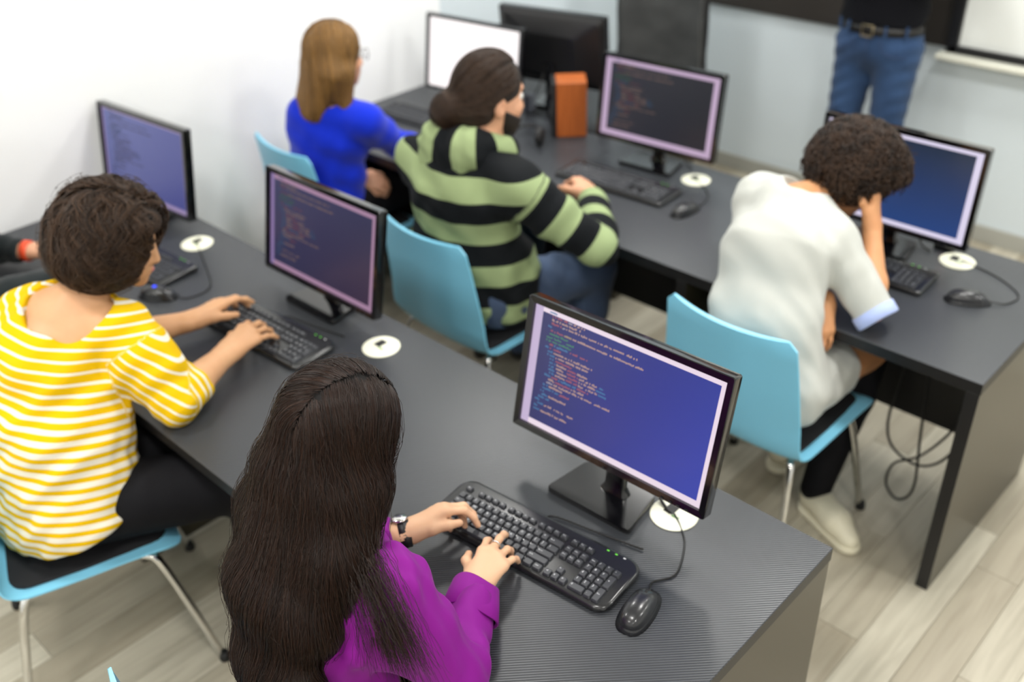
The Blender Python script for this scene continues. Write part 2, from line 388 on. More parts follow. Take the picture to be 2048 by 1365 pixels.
def build_monitor_meshes():
    D = {}
    bz = 0.0155
    # bezel: a frame with a recessed opening
    bm = bmesh.new()
    oa = round_rect(MW, MH, 0.006, 3); ia = round_rect(MW-2*bz, MH-2*bz, 0.001, 3)
    ob = round_rect(MW-0.003, MH-0.003, 0.005, 3)
    def ring(pts, y): return [bm.verts.new((p[0], y, p[1]+MH/2)) for p in pts]
    R = [ring(ia, 0.004), ring(ia, -0.0085), ring(ob, -0.010), ring(oa, -0.008), ring(oa, 0.018), ring(ob, 0.021)]
    n = len(oa)
    for A, B in zip(R, R[1:]):
        for k in range(n): bm.faces.new((A[k], B[k], B[(k+1) % n], A[(k+1) % n]))
    bmesh.ops.recalc_face_normals(bm, faces=bm.faces[:])
    D['bezel'] = mesh_of(bm)
    bm = bmesh.new()
    loft(bm, [[(p[0], y, p[1]+MH/2+dz) for p in round_rect(MW*f, MH*g, 0.02, 4)] for y, f, g, dz in ((0.0205, 0.985, 0.97, 0), (0.032, 0.9, 0.85, 0), (0.048, 0.6, 0.62, -0.01), (0.055, 0.5, 0.5, -0.012))])
    bmesh.ops.recalc_face_normals(bm, faces=bm.faces[:])
    D['rear_shell'] = mesh_of(bm)
    me = bpy.data.meshes.new('screen'); sw, sh = MW-2*bz, MH-2*bz
    me.from_pydata([(-sw/2, 0, bz), (sw/2, 0, bz), (sw/2, 0, MH-bz), (-sw/2, 0, MH-bz)], [], [(0, 1, 2, 3)])
    uv = me.uv_layers.new(name='UVMap')
    for i, c in enumerate(((0, 0), (1, 0), (1, 1), (0, 1))): uv.data[i].uv = c
    D['screen'] = me
    bm = bmesh.new()   # trapezoid foot
    def foot(z, s):
        pts = []
        for x, y in ((-0.130, -0.072), (0.100, -0.072), (0.080, 0.060), (-0.112, 0.060)):
            pts.append((x*s, y*s, z))
        return pts
    rings = []
    for z, s in ((0.0, 0.985), (0.002, 1.0), (0.011, 1.0), (0.0145, 0.985)):
        P = [Vector(p) for p in foot(z, s)]; out = []
        for i in range(4):
            a, b, c = P[i-1], P[i], P[(i+1) % 4]
            u, v = (a-b).normalized()*0.014, (c-b).normalized()*0.014
            for t in (0, 0.33, 0.67, 1): out.append(tuple(b+u*(1-t)**2+v*t**2))
        rings.append(out)
    loft(bm, rings)
    bmesh.ops.recalc_face_normals(bm, faces=bm.faces[:])
    D['foot'] = mesh_of(bm)
    D['button'] = box_mesh((-0.004, -0.0115, -0.002), (0.004, -0.009, 0.002), 0.001)
    return D
MD = build_monitor_meshes()
def monitor(loc, rz, zb, tilt, label, smat, code=0.0, led=M_button_glint, group='monitors on the desks'):
    t = empty('computer_monitor', loc, rz); tag(t, label, 'monitor', group)
    o = add_obj('foot_plate', MD['foot'].copy(), M_black_gloss, t, (0, 0.03, 0)); auto_smooth(o)
    h = zb-loc[2]
    def nring(z, y, w, d): return [(p[0], p[1], z) for p in round_rect(w, d, min(w, d)*0.35, 3, 0, 0, y)]
    bm = bmesh.new()
    loft(bm, [nring(0.013, 0.045, 0.075, 0.030), nring(0.03, 0.047, 0.052, 0.024), nring(h, 0.052, 0.045, 0.022), nring(h+0.10, 0.062, 0.06, 0.03)])
    o = add_obj('stand_neck', mesh_of(bm), M_black_gloss, t); auto_smooth(o)
    R = (-tilt, 0, 0)
    b = add_obj('bezel', MD['bezel'].copy(), M_black_gloss, t, (0, 0, h), R); auto_smooth(b)
    add_obj('rear_shell', MD['rear_shell'].copy(), M_black, t, (0, 0, h), R)
    sc = add_obj('screen', MD['screen'].copy(), smat, t, (0, 0, h), R)
    if code > 0: code_text(sc, code)
    for k in range(4): add_obj('button', MD['button'], M_black, b, (0.155+0.02*k, -0.001, 0.005))
    add_obj('power_button_glint', MD['button'], led, b, (0.005, -0.001, 0.005)).scale = (0.7, 1, 0.7)  # small glow stands in for a highlight on the metal button
    lead = [(0.03, 0.06, h+0.05), (0.035, 0.10, h), (0.06, 0.11, 0.05), (0.09, 0.09, 0.012), (0.13, 0.07, 0.006)]
    add_obj('signal_cable', tube_mesh(smooth_path(lead, 6), 0.0035, 6), M_cable, t)
    return t
LAV = rgb(226, 208, 224)
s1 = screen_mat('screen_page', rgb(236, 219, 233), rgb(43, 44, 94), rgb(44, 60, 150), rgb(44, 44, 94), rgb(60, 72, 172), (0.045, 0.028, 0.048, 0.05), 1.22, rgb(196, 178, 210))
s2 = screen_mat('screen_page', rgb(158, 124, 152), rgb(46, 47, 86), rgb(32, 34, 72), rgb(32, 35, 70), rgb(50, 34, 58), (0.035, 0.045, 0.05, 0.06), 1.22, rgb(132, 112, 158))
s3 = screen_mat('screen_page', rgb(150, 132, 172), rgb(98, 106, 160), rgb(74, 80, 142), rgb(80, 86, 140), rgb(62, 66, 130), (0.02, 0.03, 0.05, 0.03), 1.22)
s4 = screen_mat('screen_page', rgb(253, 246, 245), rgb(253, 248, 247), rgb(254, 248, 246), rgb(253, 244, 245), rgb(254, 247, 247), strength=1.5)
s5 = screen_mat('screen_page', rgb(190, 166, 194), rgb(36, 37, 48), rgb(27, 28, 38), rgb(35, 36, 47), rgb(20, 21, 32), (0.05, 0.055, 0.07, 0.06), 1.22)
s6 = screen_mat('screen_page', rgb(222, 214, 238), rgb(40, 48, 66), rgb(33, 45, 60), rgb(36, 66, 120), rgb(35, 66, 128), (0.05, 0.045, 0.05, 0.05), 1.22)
s7 = mat('screen_off', rgb(9, 9, 11), 0.2)
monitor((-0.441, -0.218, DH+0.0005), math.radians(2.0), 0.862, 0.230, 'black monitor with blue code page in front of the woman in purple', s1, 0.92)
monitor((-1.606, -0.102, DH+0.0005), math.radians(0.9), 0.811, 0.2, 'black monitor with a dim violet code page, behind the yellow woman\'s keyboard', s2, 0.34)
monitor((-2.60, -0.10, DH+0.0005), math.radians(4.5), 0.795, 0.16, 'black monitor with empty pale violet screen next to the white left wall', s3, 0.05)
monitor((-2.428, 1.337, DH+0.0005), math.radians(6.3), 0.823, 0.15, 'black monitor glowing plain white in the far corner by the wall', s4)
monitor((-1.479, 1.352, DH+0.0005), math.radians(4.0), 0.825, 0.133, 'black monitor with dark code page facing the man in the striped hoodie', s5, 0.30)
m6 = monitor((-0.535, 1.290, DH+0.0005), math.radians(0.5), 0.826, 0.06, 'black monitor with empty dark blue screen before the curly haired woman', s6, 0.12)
monitor((-2.225, 1.662, DH+0.0005), math.radians(180+11), 0.845, 0.10, 'black monitor seen from its back, behind the reddish wooden speaker', s7)

# ------------------------------------------------------------------ keyboards
KU = 0.0189
def key_rows():
    rows = []   # (x, y, w, h, legend) in key units; y from the top
    F = []
    x = 0
    F.append((0, 0, 1, 0.8, 'Esc'))
    for i, x0 in enumerate((1.9, 6.3, 10.7)):
        for k in range(4): F.append((x0+k*1.02, 0, 1, 0.8, 'F%d' % (i*4+k+1)))
    for k, s in enumerate(('Prt', 'Scr', 'Brk')): F.append((15.25+k, 0, 1, 0.8, s))
    rows += F
    for k, s in enumerate('`1234567890-='): rows.append((k, 1.15, 1, 1, s))
    rows.append((13, 1.15, 2, 1, 'Back'))
    rows.append((0, 2.15, 1.5, 1, 'Tab'))
    for k, s in enumerate('QWERTYUIOP[]'): rows.append((1.5+k, 2.15, 1, 1, s))
    rows.append((13.5, 2.15, 1.5, 1, '\\'))
    rows.append((0, 3.15, 1.75, 1, 'Caps'))
    for k, s in enumerate("ASDFGHJKL;'"): rows.append((1.75+k, 3.15, 1, 1, s))
    rows.append((12.75, 3.15, 2.25, 1, 'Enter'))
    rows.append((0, 4.15, 2.25, 1, 'Shift'))
    for k, s in enumerate('ZXCVBNM,./'): rows.append((2.25+k, 4.15, 1, 1, s))
    rows.append((12.25, 4.15, 2.75, 1, 'Shift'))
    x = 0
    for w, s in ((1.25, 'Ctrl'), (1.25, ''), (1.25, 'Alt'), (6.25, ''), (1.25, 'Alt'), (1.25, ''), (1.25, ''), (1.25, 'Ctrl')):
        rows.append((x, 5.15, w, 1, s)); x += w
    for r_, names in ((1.15, ('Ins', 'Hm', 'PU')), (2.15, ('Del', 'End', 'PD'))):
        for k, s in enumerate(names): rows.append((15.25+k, r_, 1, 1, s))
    rows.append((16.25, 4.15, 1, 1, '^'))
    for k, s in enumerate(('<', 'v', '>')): rows.append((15.25+k, 5.15, 1, 1, s))
    for r_, ss in ((1.15, ('Nm', '/', '*', '-')), (2.15, '789'), (3.15, '456'), (4.15, '123')):
        for k, s in enumerate(ss): rows.append((18.5+k, r_, 1, 1, s))
    rows.append((21.5, 2.15, 1, 2, '+')); rows.append((21.5, 4.15, 1, 2, 'Ent'))
    rows.append((18.5, 5.15, 2, 1, '0')); rows.append((20.5, 5.15, 1, 1, '.'))
    return rows
KEYS = key_rows()
key_cache = {}
def key_mesh(w, h):
    k = (round(w, 2), round(h, 2))
    if k not in key_cache:
        bm = bmesh.new(); W_, H_ = w*KU-0.0016, h*KU-0.0016
        def rr(f, z, dy=0): return [(p[0], p[1]+dy, z) for p in round_rect(W_-f, H_-f, 0.0018, 1)]
        loft(bm, [rr(0, 0), rr(0.0006, 0.003), rr(0.0036, 0.0066, 0.0006), rr(0.0052, 0.0070, 0.0006)], False)
        key_cache[k] = mesh_of(bm)
    return key_cache[k]
glyph_cache = {}
def glyph(txt):
    if txt not in glyph_cache:
        c = bpy.data.curves.new('g', 'FONT'); c.body = txt; c.size = 1.0; c.resolution_u = 1
        o = bpy.data.objects.new('g', c); COL.objects.link(o)
        dg = bpy.context.evaluated_depsgraph_get(); me = o.evaluated_get(dg).to_mesh()
        V = [tuple(v.co) for v in me.vertices]; Fc = [tuple(p.vertices) for p in me.polygons]
        o.evaluated_get(dg).to_mesh_clear(); bpy.data.objects.remove(o); bpy.data.curves.remove(c)
        glyph_cache[txt] = (V, Fc)
    return glyph_cache[txt]
def legends_mesh():
    V, F = [], []
    for x, y, w, h, s in KEYS:
        if not s: continue
        gv, gf = glyph(s); sz = 0.0084 if len(s) == 1 else 0.0050
        cx = (x-11.25)*KU+0.0052; cy = 0.048-(y+h*0.52)*KU
        b = len(V)
        V += [(cx+a[0]*sz, cy+a[1]*sz, 0.0072) for a in gv]; F += [tuple(i+b for i in f) for f in gf]
    me = bpy.data.meshes.new('legends'); me.from_pydata(V, [], F); return me
LEG = legends_mesh()
def kb_body_mesh(rounded):
    bm = bmesh.new()
    def outline(s, z):
        pts = []
        w, d = 0.472-2*s, 0.150-2*s
        r0 = (0.032 if rounded else 0.012)-s*0.6
        base = round_rect(w, d, r0, 6)
        for x, y, _ in base:
            bulge = 0.008*(1-(x/(w/2))**2) if rounded else 0.0
            y2 = y + (bulge if y > 0 else -bulge*0.5)
            pts.append((x, y2-0.002, z + (y2+0.08)*0.045 if z > 0.001 else z))
        return pts
    loft(bm, [outline(0.004, 0.0), outline(0.0005, 0.003), outline(0.0, 0.007), outline(0.002, 0.0115), outline(0.0055, 0.0140), outline(0.009, 0.0145)])
    return mesh_of(bm)
KB_BODY = [kb_body_mesh(True), kb_body_mesh(False)]
def keyboard(loc, rz, label, rounded=True, detail=True, print_keys=True):
    t = empty('keyboard', loc, rz); tag(t, label, 'keyboard', 'keyboards on the desks')
    b = add_obj('case', KB_BODY[0 if rounded else 1].copy(), M_kb_body, t); auto_smooth(b)
    tilt = math.atan(0.045); zb = 0.0145+0.08*0.045-0.0006
    if detail:
        for x, y, w, h, s in KEYS:
            cx = (x+w/2-11.25)*KU; cy = 0.048-(y+h/2)*KU
            k = add_obj('key', key_mesh(w, h), M_key, t, (cx, cy, zb+cy*0.045), (tilt, 0, 0))
    else:
        V, F = [], []
        for x, y, w, h, s in KEYS:
            cx = (x+w/2-11.25)*KU; cy = 0.048-(y+h/2)*KU; me = key_mesh(w, h); b0 = len(V)
            V += [(v.co.x+cx, v.co.y+cy, v.co.z+zb+cy*0.045) for v in me.vertices]; F += [tuple(i+b0 for i in p.vertices) for p in me.polygons]
        me = bpy.data.meshes.new('keys'); me.from_pydata(V, [], F)
        o = add_obj('keys', me, M_key, t); o['kind'] = 'stuff'
    if print_keys:
        o = add_obj('key_print', LEG, M_legend, t, (0, 0, zb), (tilt, 0, 0)); o['kind'] = 'stuff'
    for k in range(3):
        o = add_obj('indicator_light', box_mesh((-0.003, -0.0016, 0), (0.003, 0.0016, 0.0016), 0.0006, 1), M_led_green if k < 2 else M_legend, t, (0.152+0.02*k, 0.0635, zb+0.0635*0.045-0.0002))
    lead = [(-0.02, 0.08, 0.008), (0.0, 0.098, 0.004), (0.10, 0.110, 0.0035), (0.20, 0.124, 0.0035)]
    if rounded: add_obj('cord', tube_mesh(smooth_path(lead, 6), 0.0022, 6), M_cable, t)
    return t
keyboard((-0.478, -0.412, DH+0.0005), math.radians(5.5), 'black keyboard under the hands of the woman in purple')
keyboard((-1.625, -0.292, DH+0.0005), math.radians(3.0), 'black keyboard under the hands of the woman in the yellow striped top')
keyboard((-2.33, -0.30, DH+0.0005), math.radians(4), 'black keyboard behind the yellow woman\'s chin, on the front desk', False, False, False)
keyboard((-2.545, 1.155, DH+0.0005), math.radians(3), 'black keyboard on the far desk in front of the blond woman in blue', False, False, False)
keyboard((-1.486, 1.152, DH+0.0005), math.radians(2.5), 'black keyboard on the rear desk by the striped hoodie man\'s hand', False, True, True)
keyboard((-0.55, 1.150, DH+0.0005), math.radians(1.5), 'black keyboard on the rear desk behind the curly haired woman\'s forearm', False, True, True)

# ------------------------------------------------------------------ mice
def mouse_mesh():
    bm = bmesh.new(); rings = []
    prof = [(0.0, 1.22), (0.004, 1.0), (0.010, 1.0), (0.018, 0.95), (0.026, 0.82), (0.031, 0.62), (0.0335, 0.38), (0.0345, 0.15)]
    for z, s in prof:
        ring = []
        for k in range(28):
            a = 2*math.pi*k/28; x = math.cos(a); y = math.sin(a)
            w = 0.0305*(1-0.10*math.cos(2*a)*-1*0.6) if False else 0.0305*(0.93+0.07*y*y)
            L = 0.056
            zz = z
            xx, yy = w*s*math.copysign(abs(x)**0.72, x)*(1-0.06*max(0, y)), L*(s**0.8)*math.copysign(abs(y)**0.88, y)
            drop = max(0.0, (yy-0.0)/L)**2*0.011 + max(0.0, (-yy)/L)**2*0.006
            ring.append((xx, yy-0.003*(z/0.034), max(zz*(1-drop/0.034*1.0), 0.0)))
        rings.append(ring)
    loft(bm, rings); bmesh.ops.recalc_face_normals(bm, faces=bm.faces[:])
    return mesh_of(bm, True)
MOUSE = mouse_mesh()
def mouse(loc, rz, label, cord, led=None):
    t = empty('computer_mouse', loc, rz); tag(t, label, 'mouse', 'mice on the desks')
    add_obj('shell', MOUSE, M_mouse, t)
    bm = bmesh.new(); lathe(bm, [(0.007, -0.003), (0.0095, -0.002), (0.0095, 0.002), (0.007, 0.003)], 16)
    add_obj('scroll_wheel', mesh_of(bm, True), M_black_dull, t, (0, 0.028, 0.0215), (0, math.pi/2, 0))
    bm = bmesh.new(); tube(bm, smooth_path([(0, 0.0395, 0.0215), (0, 0.046, 0.0178), (0, 0.0525, 0.0125)], 5), 0.0007, 6)
    add_obj('button_gap', mesh_of(bm, True), M_black_dull, t)
    add_obj('wheel_slot', box_mesh((-0.0045, 0.015, 0.012), (0.0045, 0.042, 0.0255), 0.002), M_black_dull, t)
    if led: add_obj('sensor_light', box_mesh((-0.005, -0.012, 0.028), (0.005, 0.0, 0.0366), 0.003), led, t)
    c, s = math.cos(-rz), math.sin(-rz)
    pts = [(0, 0.05, 0.008)]+[((x-loc[0])*c-(y-loc[1])*s, (x-loc[0])*s+(y-loc[1])*c, z) for x, y, z in cord]
    add_obj('cord', tube_mesh(smooth_path(pts, 8), 0.002, 6), M_cable, t)
    return t
zc = 0.0025
mouse((-0.196, -0.408, DH+0.0005), math.radians(12), 'glossy black mouse on the near desk end, right of the purple woman\'s keyboard', [(-0.222, -0.33, zc), (-0.20, -0.28, zc), (-0.235, -0.20, zc), (-0.275, -0.16, zc), (-0.305, -0.14, 0.006)])
mouse((-1.163, 1.117, DH+0.0005), math.radians(-4), 'black mouse on the rear desk, right of the hoodie man\'s keyboard', [(-1.15, 1.20, zc), (-1.18, 1.28, zc), (-1.25, 1.34, zc), (-1.285, 1.36, 0.006)])
mouse((-0.200, 1.150, DH+0.0005), math.radians(-62), 'black mouse on the rear desk right of the curly woman\'s keyboard', [(-0.11, 1.20, zc), (-0.10, 1.27, zc), (-0.17, 1.33, zc), (-0.25, 1.36, zc), (-0.31, 1.365, 0.006)])
mouse((-2.055, -0.385, DH+0.0005), math.radians(-60), 'black mouse with a blue light, beside the yellow woman\'s chin', [(-1.97, -0.33, zc), (-1.98, -0.25, zc), (-2.12, -0.18, zc), (-2.24, -0.13, zc), (-2.27, -0.115, 0.006)], M_led_blue)
# small red light on the rear desk behind the cream cap
ub = empty('usb_hub', (-0.385, 1.415, DH+0.0005)); tag(ub, 'small black box with a glowing red light under the dark blue monitor', 'usb hub')
add_obj('housing', box_mesh((-0.03, -0.015, 0), (0.03, 0.02, 0.018), 0.004), M_black, ub)
bm = bmesh.new(); lathe(bm, [(0.012, 0), (0.0115, 0.004), (0.008, 0.008), (0.002, 0.010)], 16)
add_obj('red_light', mesh_of(bm, True), M_led_red, ub, (0.0, -0.003, 0.0175))

# ------------------------------------------------------------------ wooden speaker
M_cherry = mat('red_orange_wood', rgb(176, 84, 36), 0.38)
def wood_nodes(m, c1, c2):
    tc = nd(m, 'ShaderNodeTexCoord'); mp = nd(m, 'ShaderNodeMapping'); mp.inputs['Scale'].default_value = (60, 60, 3)
    nz = nd(m, 'ShaderNodeTexNoise'); nz.inputs['Scale'].default_value = 2.0; nz.inputs['Detail'].default_value = 5
    lk(m, tc.outputs['Object'], mp.inputs[0]); lk(m, mp.outputs[0], nz.inputs['Vector'])
    lk(m, mix_col(m, nz.outputs['Fac'], c1, c2), bsdf(m).inputs['Base Color'])
wood_nodes(M_cherry, rgb(140, 68, 26), rgb(186, 102, 46))
sp = empty('wooden_speaker', (-1.955, 1.435, DH+0.0005), math.radians(44)); tag(sp, 'small reddish wooden loudspeaker with black front on the rear desk', 'speaker')
add_obj('cabinet', box_mesh((-0.058, -0.06, 0.002), (0.062, 0.06, 0.226), 0.003), M_cherry, sp)
add_obj('front_grille', box_mesh((-0.076, -0.06, 0.002), (-0.0585, 0.06, 0.226), 0.006), M_black_dull, sp)
for zz, r in ((0.075, 0.042), (0.165, 0.02)):
    bm = bmesh.new(); lathe(bm, [(r, 0), (r*1.02, 0.004), (r*0.85, 0.005), (r*0.4, 0.001), (0.004, 0.003)], 20)
    add_obj('cone', mesh_of(bm, True), M_black, sp, (-0.0765, 0, zz), (0, -math.pi/2, 0))
# headphones lying between the speaker and the white screen
hp = empty('headphones', (-2.02, 1.22, DH+0.0005), math.radians(25)); tag(hp, 'black headphones lying on the rear desk left of the wooden speaker', 'headphones')
arc = [(0.075*math.cos(a), 0.02+0.095*math.sin(a), 0.022+0.012*math.sin(a)) for a in [math.pi*k/14 for k in range(15)]]
add_obj('headband', tube_mesh(arc, 0.007, 8), M_black_dull, hp)
for sx in (-1, 1):
    bm = bmesh.new(); lathe(bm, [(0.028, -0.014), (0.037, -0.010), (0.038, 0.006), (0.028, 0.013), (0.012, 0.010)], 20)
    add_obj('ear_cup', mesh_of(bm, True), M_black_dull, hp, (0.072*sx, 0.0, 0.0385), (0, math.pi/2*sx, 0.0))
# power adaptors and plugs behind, seen as small greyish shapes
for k, (x, y, r) in enumerate(((-2.25, 1.512, 0.0), (-2.10, 1.512, 0.0), (-1.84, 1.512, 0.0))):
    t = empty('power_adaptor', (x, y, DH+0.0005), r)
    tag(t, ('grey plug adaptor nearest the hoodie man\'s face, under the turned monitor', 'grey plug adaptor next to the black front of the wooden speaker', 'grey plug adaptor right of the wooden speaker, by the dark code page')[k], 'adaptor', 'plug adaptors on the rear desk')
    add_obj('housing', box_mesh((-0.02, -0.018, 0.0), (0.02, 0.018, 0.078), 0.006), mat('adaptor_grey', rgb(88, 92, 100), 0.4), t)
    add_obj('lead', tube_mesh(smooth_path([(0.015, 0.0, 0.02), (0.03, 0.0, 0.016), (0.04, 0.0, 0.005), (0.06, 0.0, 0.004)], 5), 0.003, 6), M_cable, t)

# ------------------------------------------------------------------ chairs
def chair_shell():
    prof = [(0.235, 0.432), (0.205, 0.447), (0.12, 0.448), (0.0, 0.441), (-0.11, 0.438), (-0.165, 0.442), (-0.198, 0.462), (-0.213, 0.50), (-0.222, 0.56), (-0.234, 0.66), (-0.247, 0.76), (-0.262, 0.852)]
    P = smooth_path([(0, a, b) for a, b in prof], 3); n = len(P); nu = 15
    L = [0.0]
    for a, b in zip(P, P[1:]): L.append(L[-1]+(b-a).length)
    T = L[-1]
    def halfw(s):
        t = s/T
        w = 0.245 if t < 0.45 else 0.245-(t-0.45)/0.55*0.040
        e = min(s, T-s)
        r = 0.045 if s < T/2 else 0.022
        if e < r: w -= r-math.sqrt(max(r*r-(r-e)**2, 0))
        return w
    top, bot = [], []
    for i in range(n):
        t = (P[min(i+1, n-1)]-P[max(i-1, 0)]).normalized(); nrm = Vector((0, t.z, -t.y))
        if nrm.z < 0 and i < n/2: nrm = -nrm
        up = Vector((0, -t.z, t.y))
        up = Vector((0, t.z, -t.y)); up = up if (up.z > 0.3 or up.y > 0) else -up
        w = halfw(L[i]); fr = min(1, max(0, (L[i]/T-0.45)/0.2))
        ra, rb = [], []
        for k in range(nu):
            u = -1+2*k/(nu-1); x = w*u
            c = up*(0.032*fr*u*u + 0.012*(1-fr)*(abs(u)**4))
            e = (1-abs(u)**8)*0.5+0.5
            ra.append(P[i]+Vector((x, 0, 0))+c+up*0.0055*e); rb.append(P[i]+Vector((x, 0, 0))+c-up*0.0055*e)
        top.append(ra); bot.append(rb)
    bm = bmesh.new()
    A = [[bm.verts.new(v) for v in r] for r in top]; B = [[bm.verts.new(v) for v in r] for r in bot]
    for i in range(n-1):
        for k in range(nu-1):
            bm.faces.new((A[i][k], A[i][k+1], A[i+1][k+1], A[i+1][k])); bm.faces.new((B[i][k], B[i+1][k], B[i+1][k+1], B[i][k+1]))
        for k in (0, nu-1): bm.faces.new((A[i][k], A[i+1][k], B[i+1][k], B[i][k]))
    for i in (0, n-1):
        for k in range(nu-1): bm.faces.new((A[i][k], A[i][k+1], B[i][k+1], B[i][k]))
    bmesh.ops.recalc_face_normals(bm, faces=bm.faces[:])
    return mesh_of(bm, True)
def make_chair():
    t = empty('plastic_chair', (0, 0, 0))
    o = add_obj('shell', chair_shell(), M_chair_blue, t); auto_smooth(o, 40)
    bm = bmesh.new()
    loft(bm, [[(x, y+0.02, z) for x, y, _ in round_rect(w, d, 0.05, 5)] for w, d, z in ((0.41, 0.37, 0.446), (0.425, 0.385, 0.453), (0.42, 0.38, 0.459), (0.38, 0.34, 0.463))])
    o = add_obj('seat_pad', mesh_of(bm), M_cushion, t); auto_smooth(o, 50)
    for sx in (-1, 1):
        path = [(0.245*sx, -0.245, 0.008), (0.205*sx, -0.165, 0.36), (0.185*sx, -0.125, 0.412), (0.178*sx, -0.06, 0.424), (0.178*sx, 0.08, 0.424), (0.185*sx, 0.145, 0.412), (0.205*sx, 0.185, 0.36), (0.245*sx, 0.265, 0.008)]
        lf = add_obj('leg_frame', tube_mesh(smooth_path(path, 5), 0.0115, 10), M_chrome, t)
        for x, y in ((0.246*sx, -0.247), (0.246*sx, 0.267)):
            bm = bmesh.new(); lathe(bm, [(0.013, 0.0), (0.016, 0.003), (0.016, 0.016), (0.0125, 0.03)], 12)
            add_obj('foot_cap', mesh_of(bm, True), M_rubber, lf, (x, y, 0))
    for y in (-0.07, 0.10):
        add_obj('cross_bar', tube_mesh([(-0.178, y, 0.424), (0.178, y, 0.424)], 0.009, 8), M_chrome, t)
    return t
chair0 = make_chair()
SEATS = [((-0.57, -0.975, 0), 0.0, 'light blue chair under the woman in purple, only its back corner showing'),
         ((-1.672, -0.935, 0), -20.0, 'light blue chair with chrome legs under the woman in the yellow striped top'),
         ((-1.60, 0.535, 0), -2.0, 'light blue chair behind the man in the striped hoodie'),
         ((-0.573, 0.715, 0), -2.0, 'light blue chair behind the curly haired woman in the pale dress'),
         ((-2.535, 0.675, 0), -5.0, 'light blue chair of the blond woman in blue, beside the white wall'),
         ((-2.50, -1.02, 0), -8.0, 'light blue chair under the person in the dark jacket by the left wall')]
for i, (lo, a, lab) in enumerate(SEATS):
    c = chair0 if i == 0 else copy_tree(chair0, lo, math.radians(a))
    c.location = lo; c.rotation_euler = (0, 0, math.radians(a)); tag(c, lab, 'chair', 'light blue chairs')
# black office chair behind the rear desk
oc = empty('office_chair', (-2.26, 2.33, 0), math.radians(188)); tag(oc, 'tall black mesh-backed office chair standing behind the rear desk', 'chair')
M_mesh = mat('black_mesh_fabric', rgb(48, 49, 48), 0.6); noise_tint(M_mesh, rgb(34, 35, 35), rgb(74, 75, 74), 9.0, (1, 1, 1.6), 3.0)
bm = bmesh.new()
rings = []
for z, w, y in ((0.56, 0.40, -0.16), (0.60, 0.44, -0.17), (0.75, 0.46, -0.20), (0.95, 0.46, -0.185), (1.15, 0.45, -0.20), (1.28, 0.40, -0.235), (1.31, 0.32, -0.245)):
    ring = []
    for k in range(16):
        u = -1+2*k/15; ring.append((w/2*u, y+0.045*u*u-0.010, z))
    for k in range(16):
        u = 1-2*k/15; ring.append((w/2*u, y+0.045*u*u+0.010, z))
    rings.append(ring)
loft(bm, rings)
add_obj('backrest', mesh_of(bm, True), M_mesh, oc)
add_obj('back_frame', tube_mesh(smooth_path([(-0.20, -0.165, 0.57), (-0.232, -0.17, 0.80), (-0.228, -0.165, 1.10), (-0.17, -0.21, 1.31), (0.17, -0.21, 1.31), (0.228, -0.165, 1.10), (0.232, -0.17, 0.80), (0.20, -0.165, 0.57)], 6, True), 0.012, 8, True), M_black_dull, oc)
bm = bmesh.new(); loft(bm, [[(x, y+0.03, z) for x, y, _ in round_rect(w, d, 0.09, 5)] for w, d, z in ((0.42, 0.42, 0.44), (0.48, 0.48, 0.46), (0.48, 0.48, 0.50), (0.42, 0.42, 0.525))])
add_obj('seat', mesh_of(bm, True), M_cushion, oc)
add_obj('back_bar', tube_mesh(smooth_path([(0, -0.02, 0.44), (0, -0.20, 0.45), (0, -0.235, 0.55), (0, -0.23, 0.75)], 5), 0.02, 8), M_black_dull, oc)
add_obj('gas_lift', tube_mesh([(0, 0.02, 0.09), (0, 0.02, 0.25), (0, 0.02, 0.251), (0, 0.02, 0.445)], [0.03, 0.03, 0.018, 0.018], 12), M_black_dull, oc)
for k in range(5):
    a = 2*math.pi*k/5
    sp_ = add_obj('base_spoke', tube_mesh([(0.02*math.cos(a), 0.02+0.02*math.sin(a), 0.10), (0.29*math.cos(a), 0.02+0.29*math.sin(a), 0.065)], [0.022, 0.014], 8), M_black_dull, oc)
    bm = bmesh.new(); lathe(bm, [(0.018, -0.02), (0.027, -0.014), (0.027, 0.014), (0.018, 0.02)], 14)
    add_obj('castor', mesh_of(bm, True), M_rubber, sp_, (0.29*math.cos(a), 0.02+0.29*math.sin(a), 0.0275), (math.pi/2, 0, a))
for sx in (-1, 1):
    add_obj('armrest', tube_mesh(smooth_path([(0.22*sx, 0.05, 0.46), (0.275*sx, 0.05, 0.52), (0.28*sx, 0.03, 0.67), (0.275*sx, -0.1, 0.70), (0.275*sx, 0.14, 0.705)], 5), 0.015, 8), M_black_dull, oc)

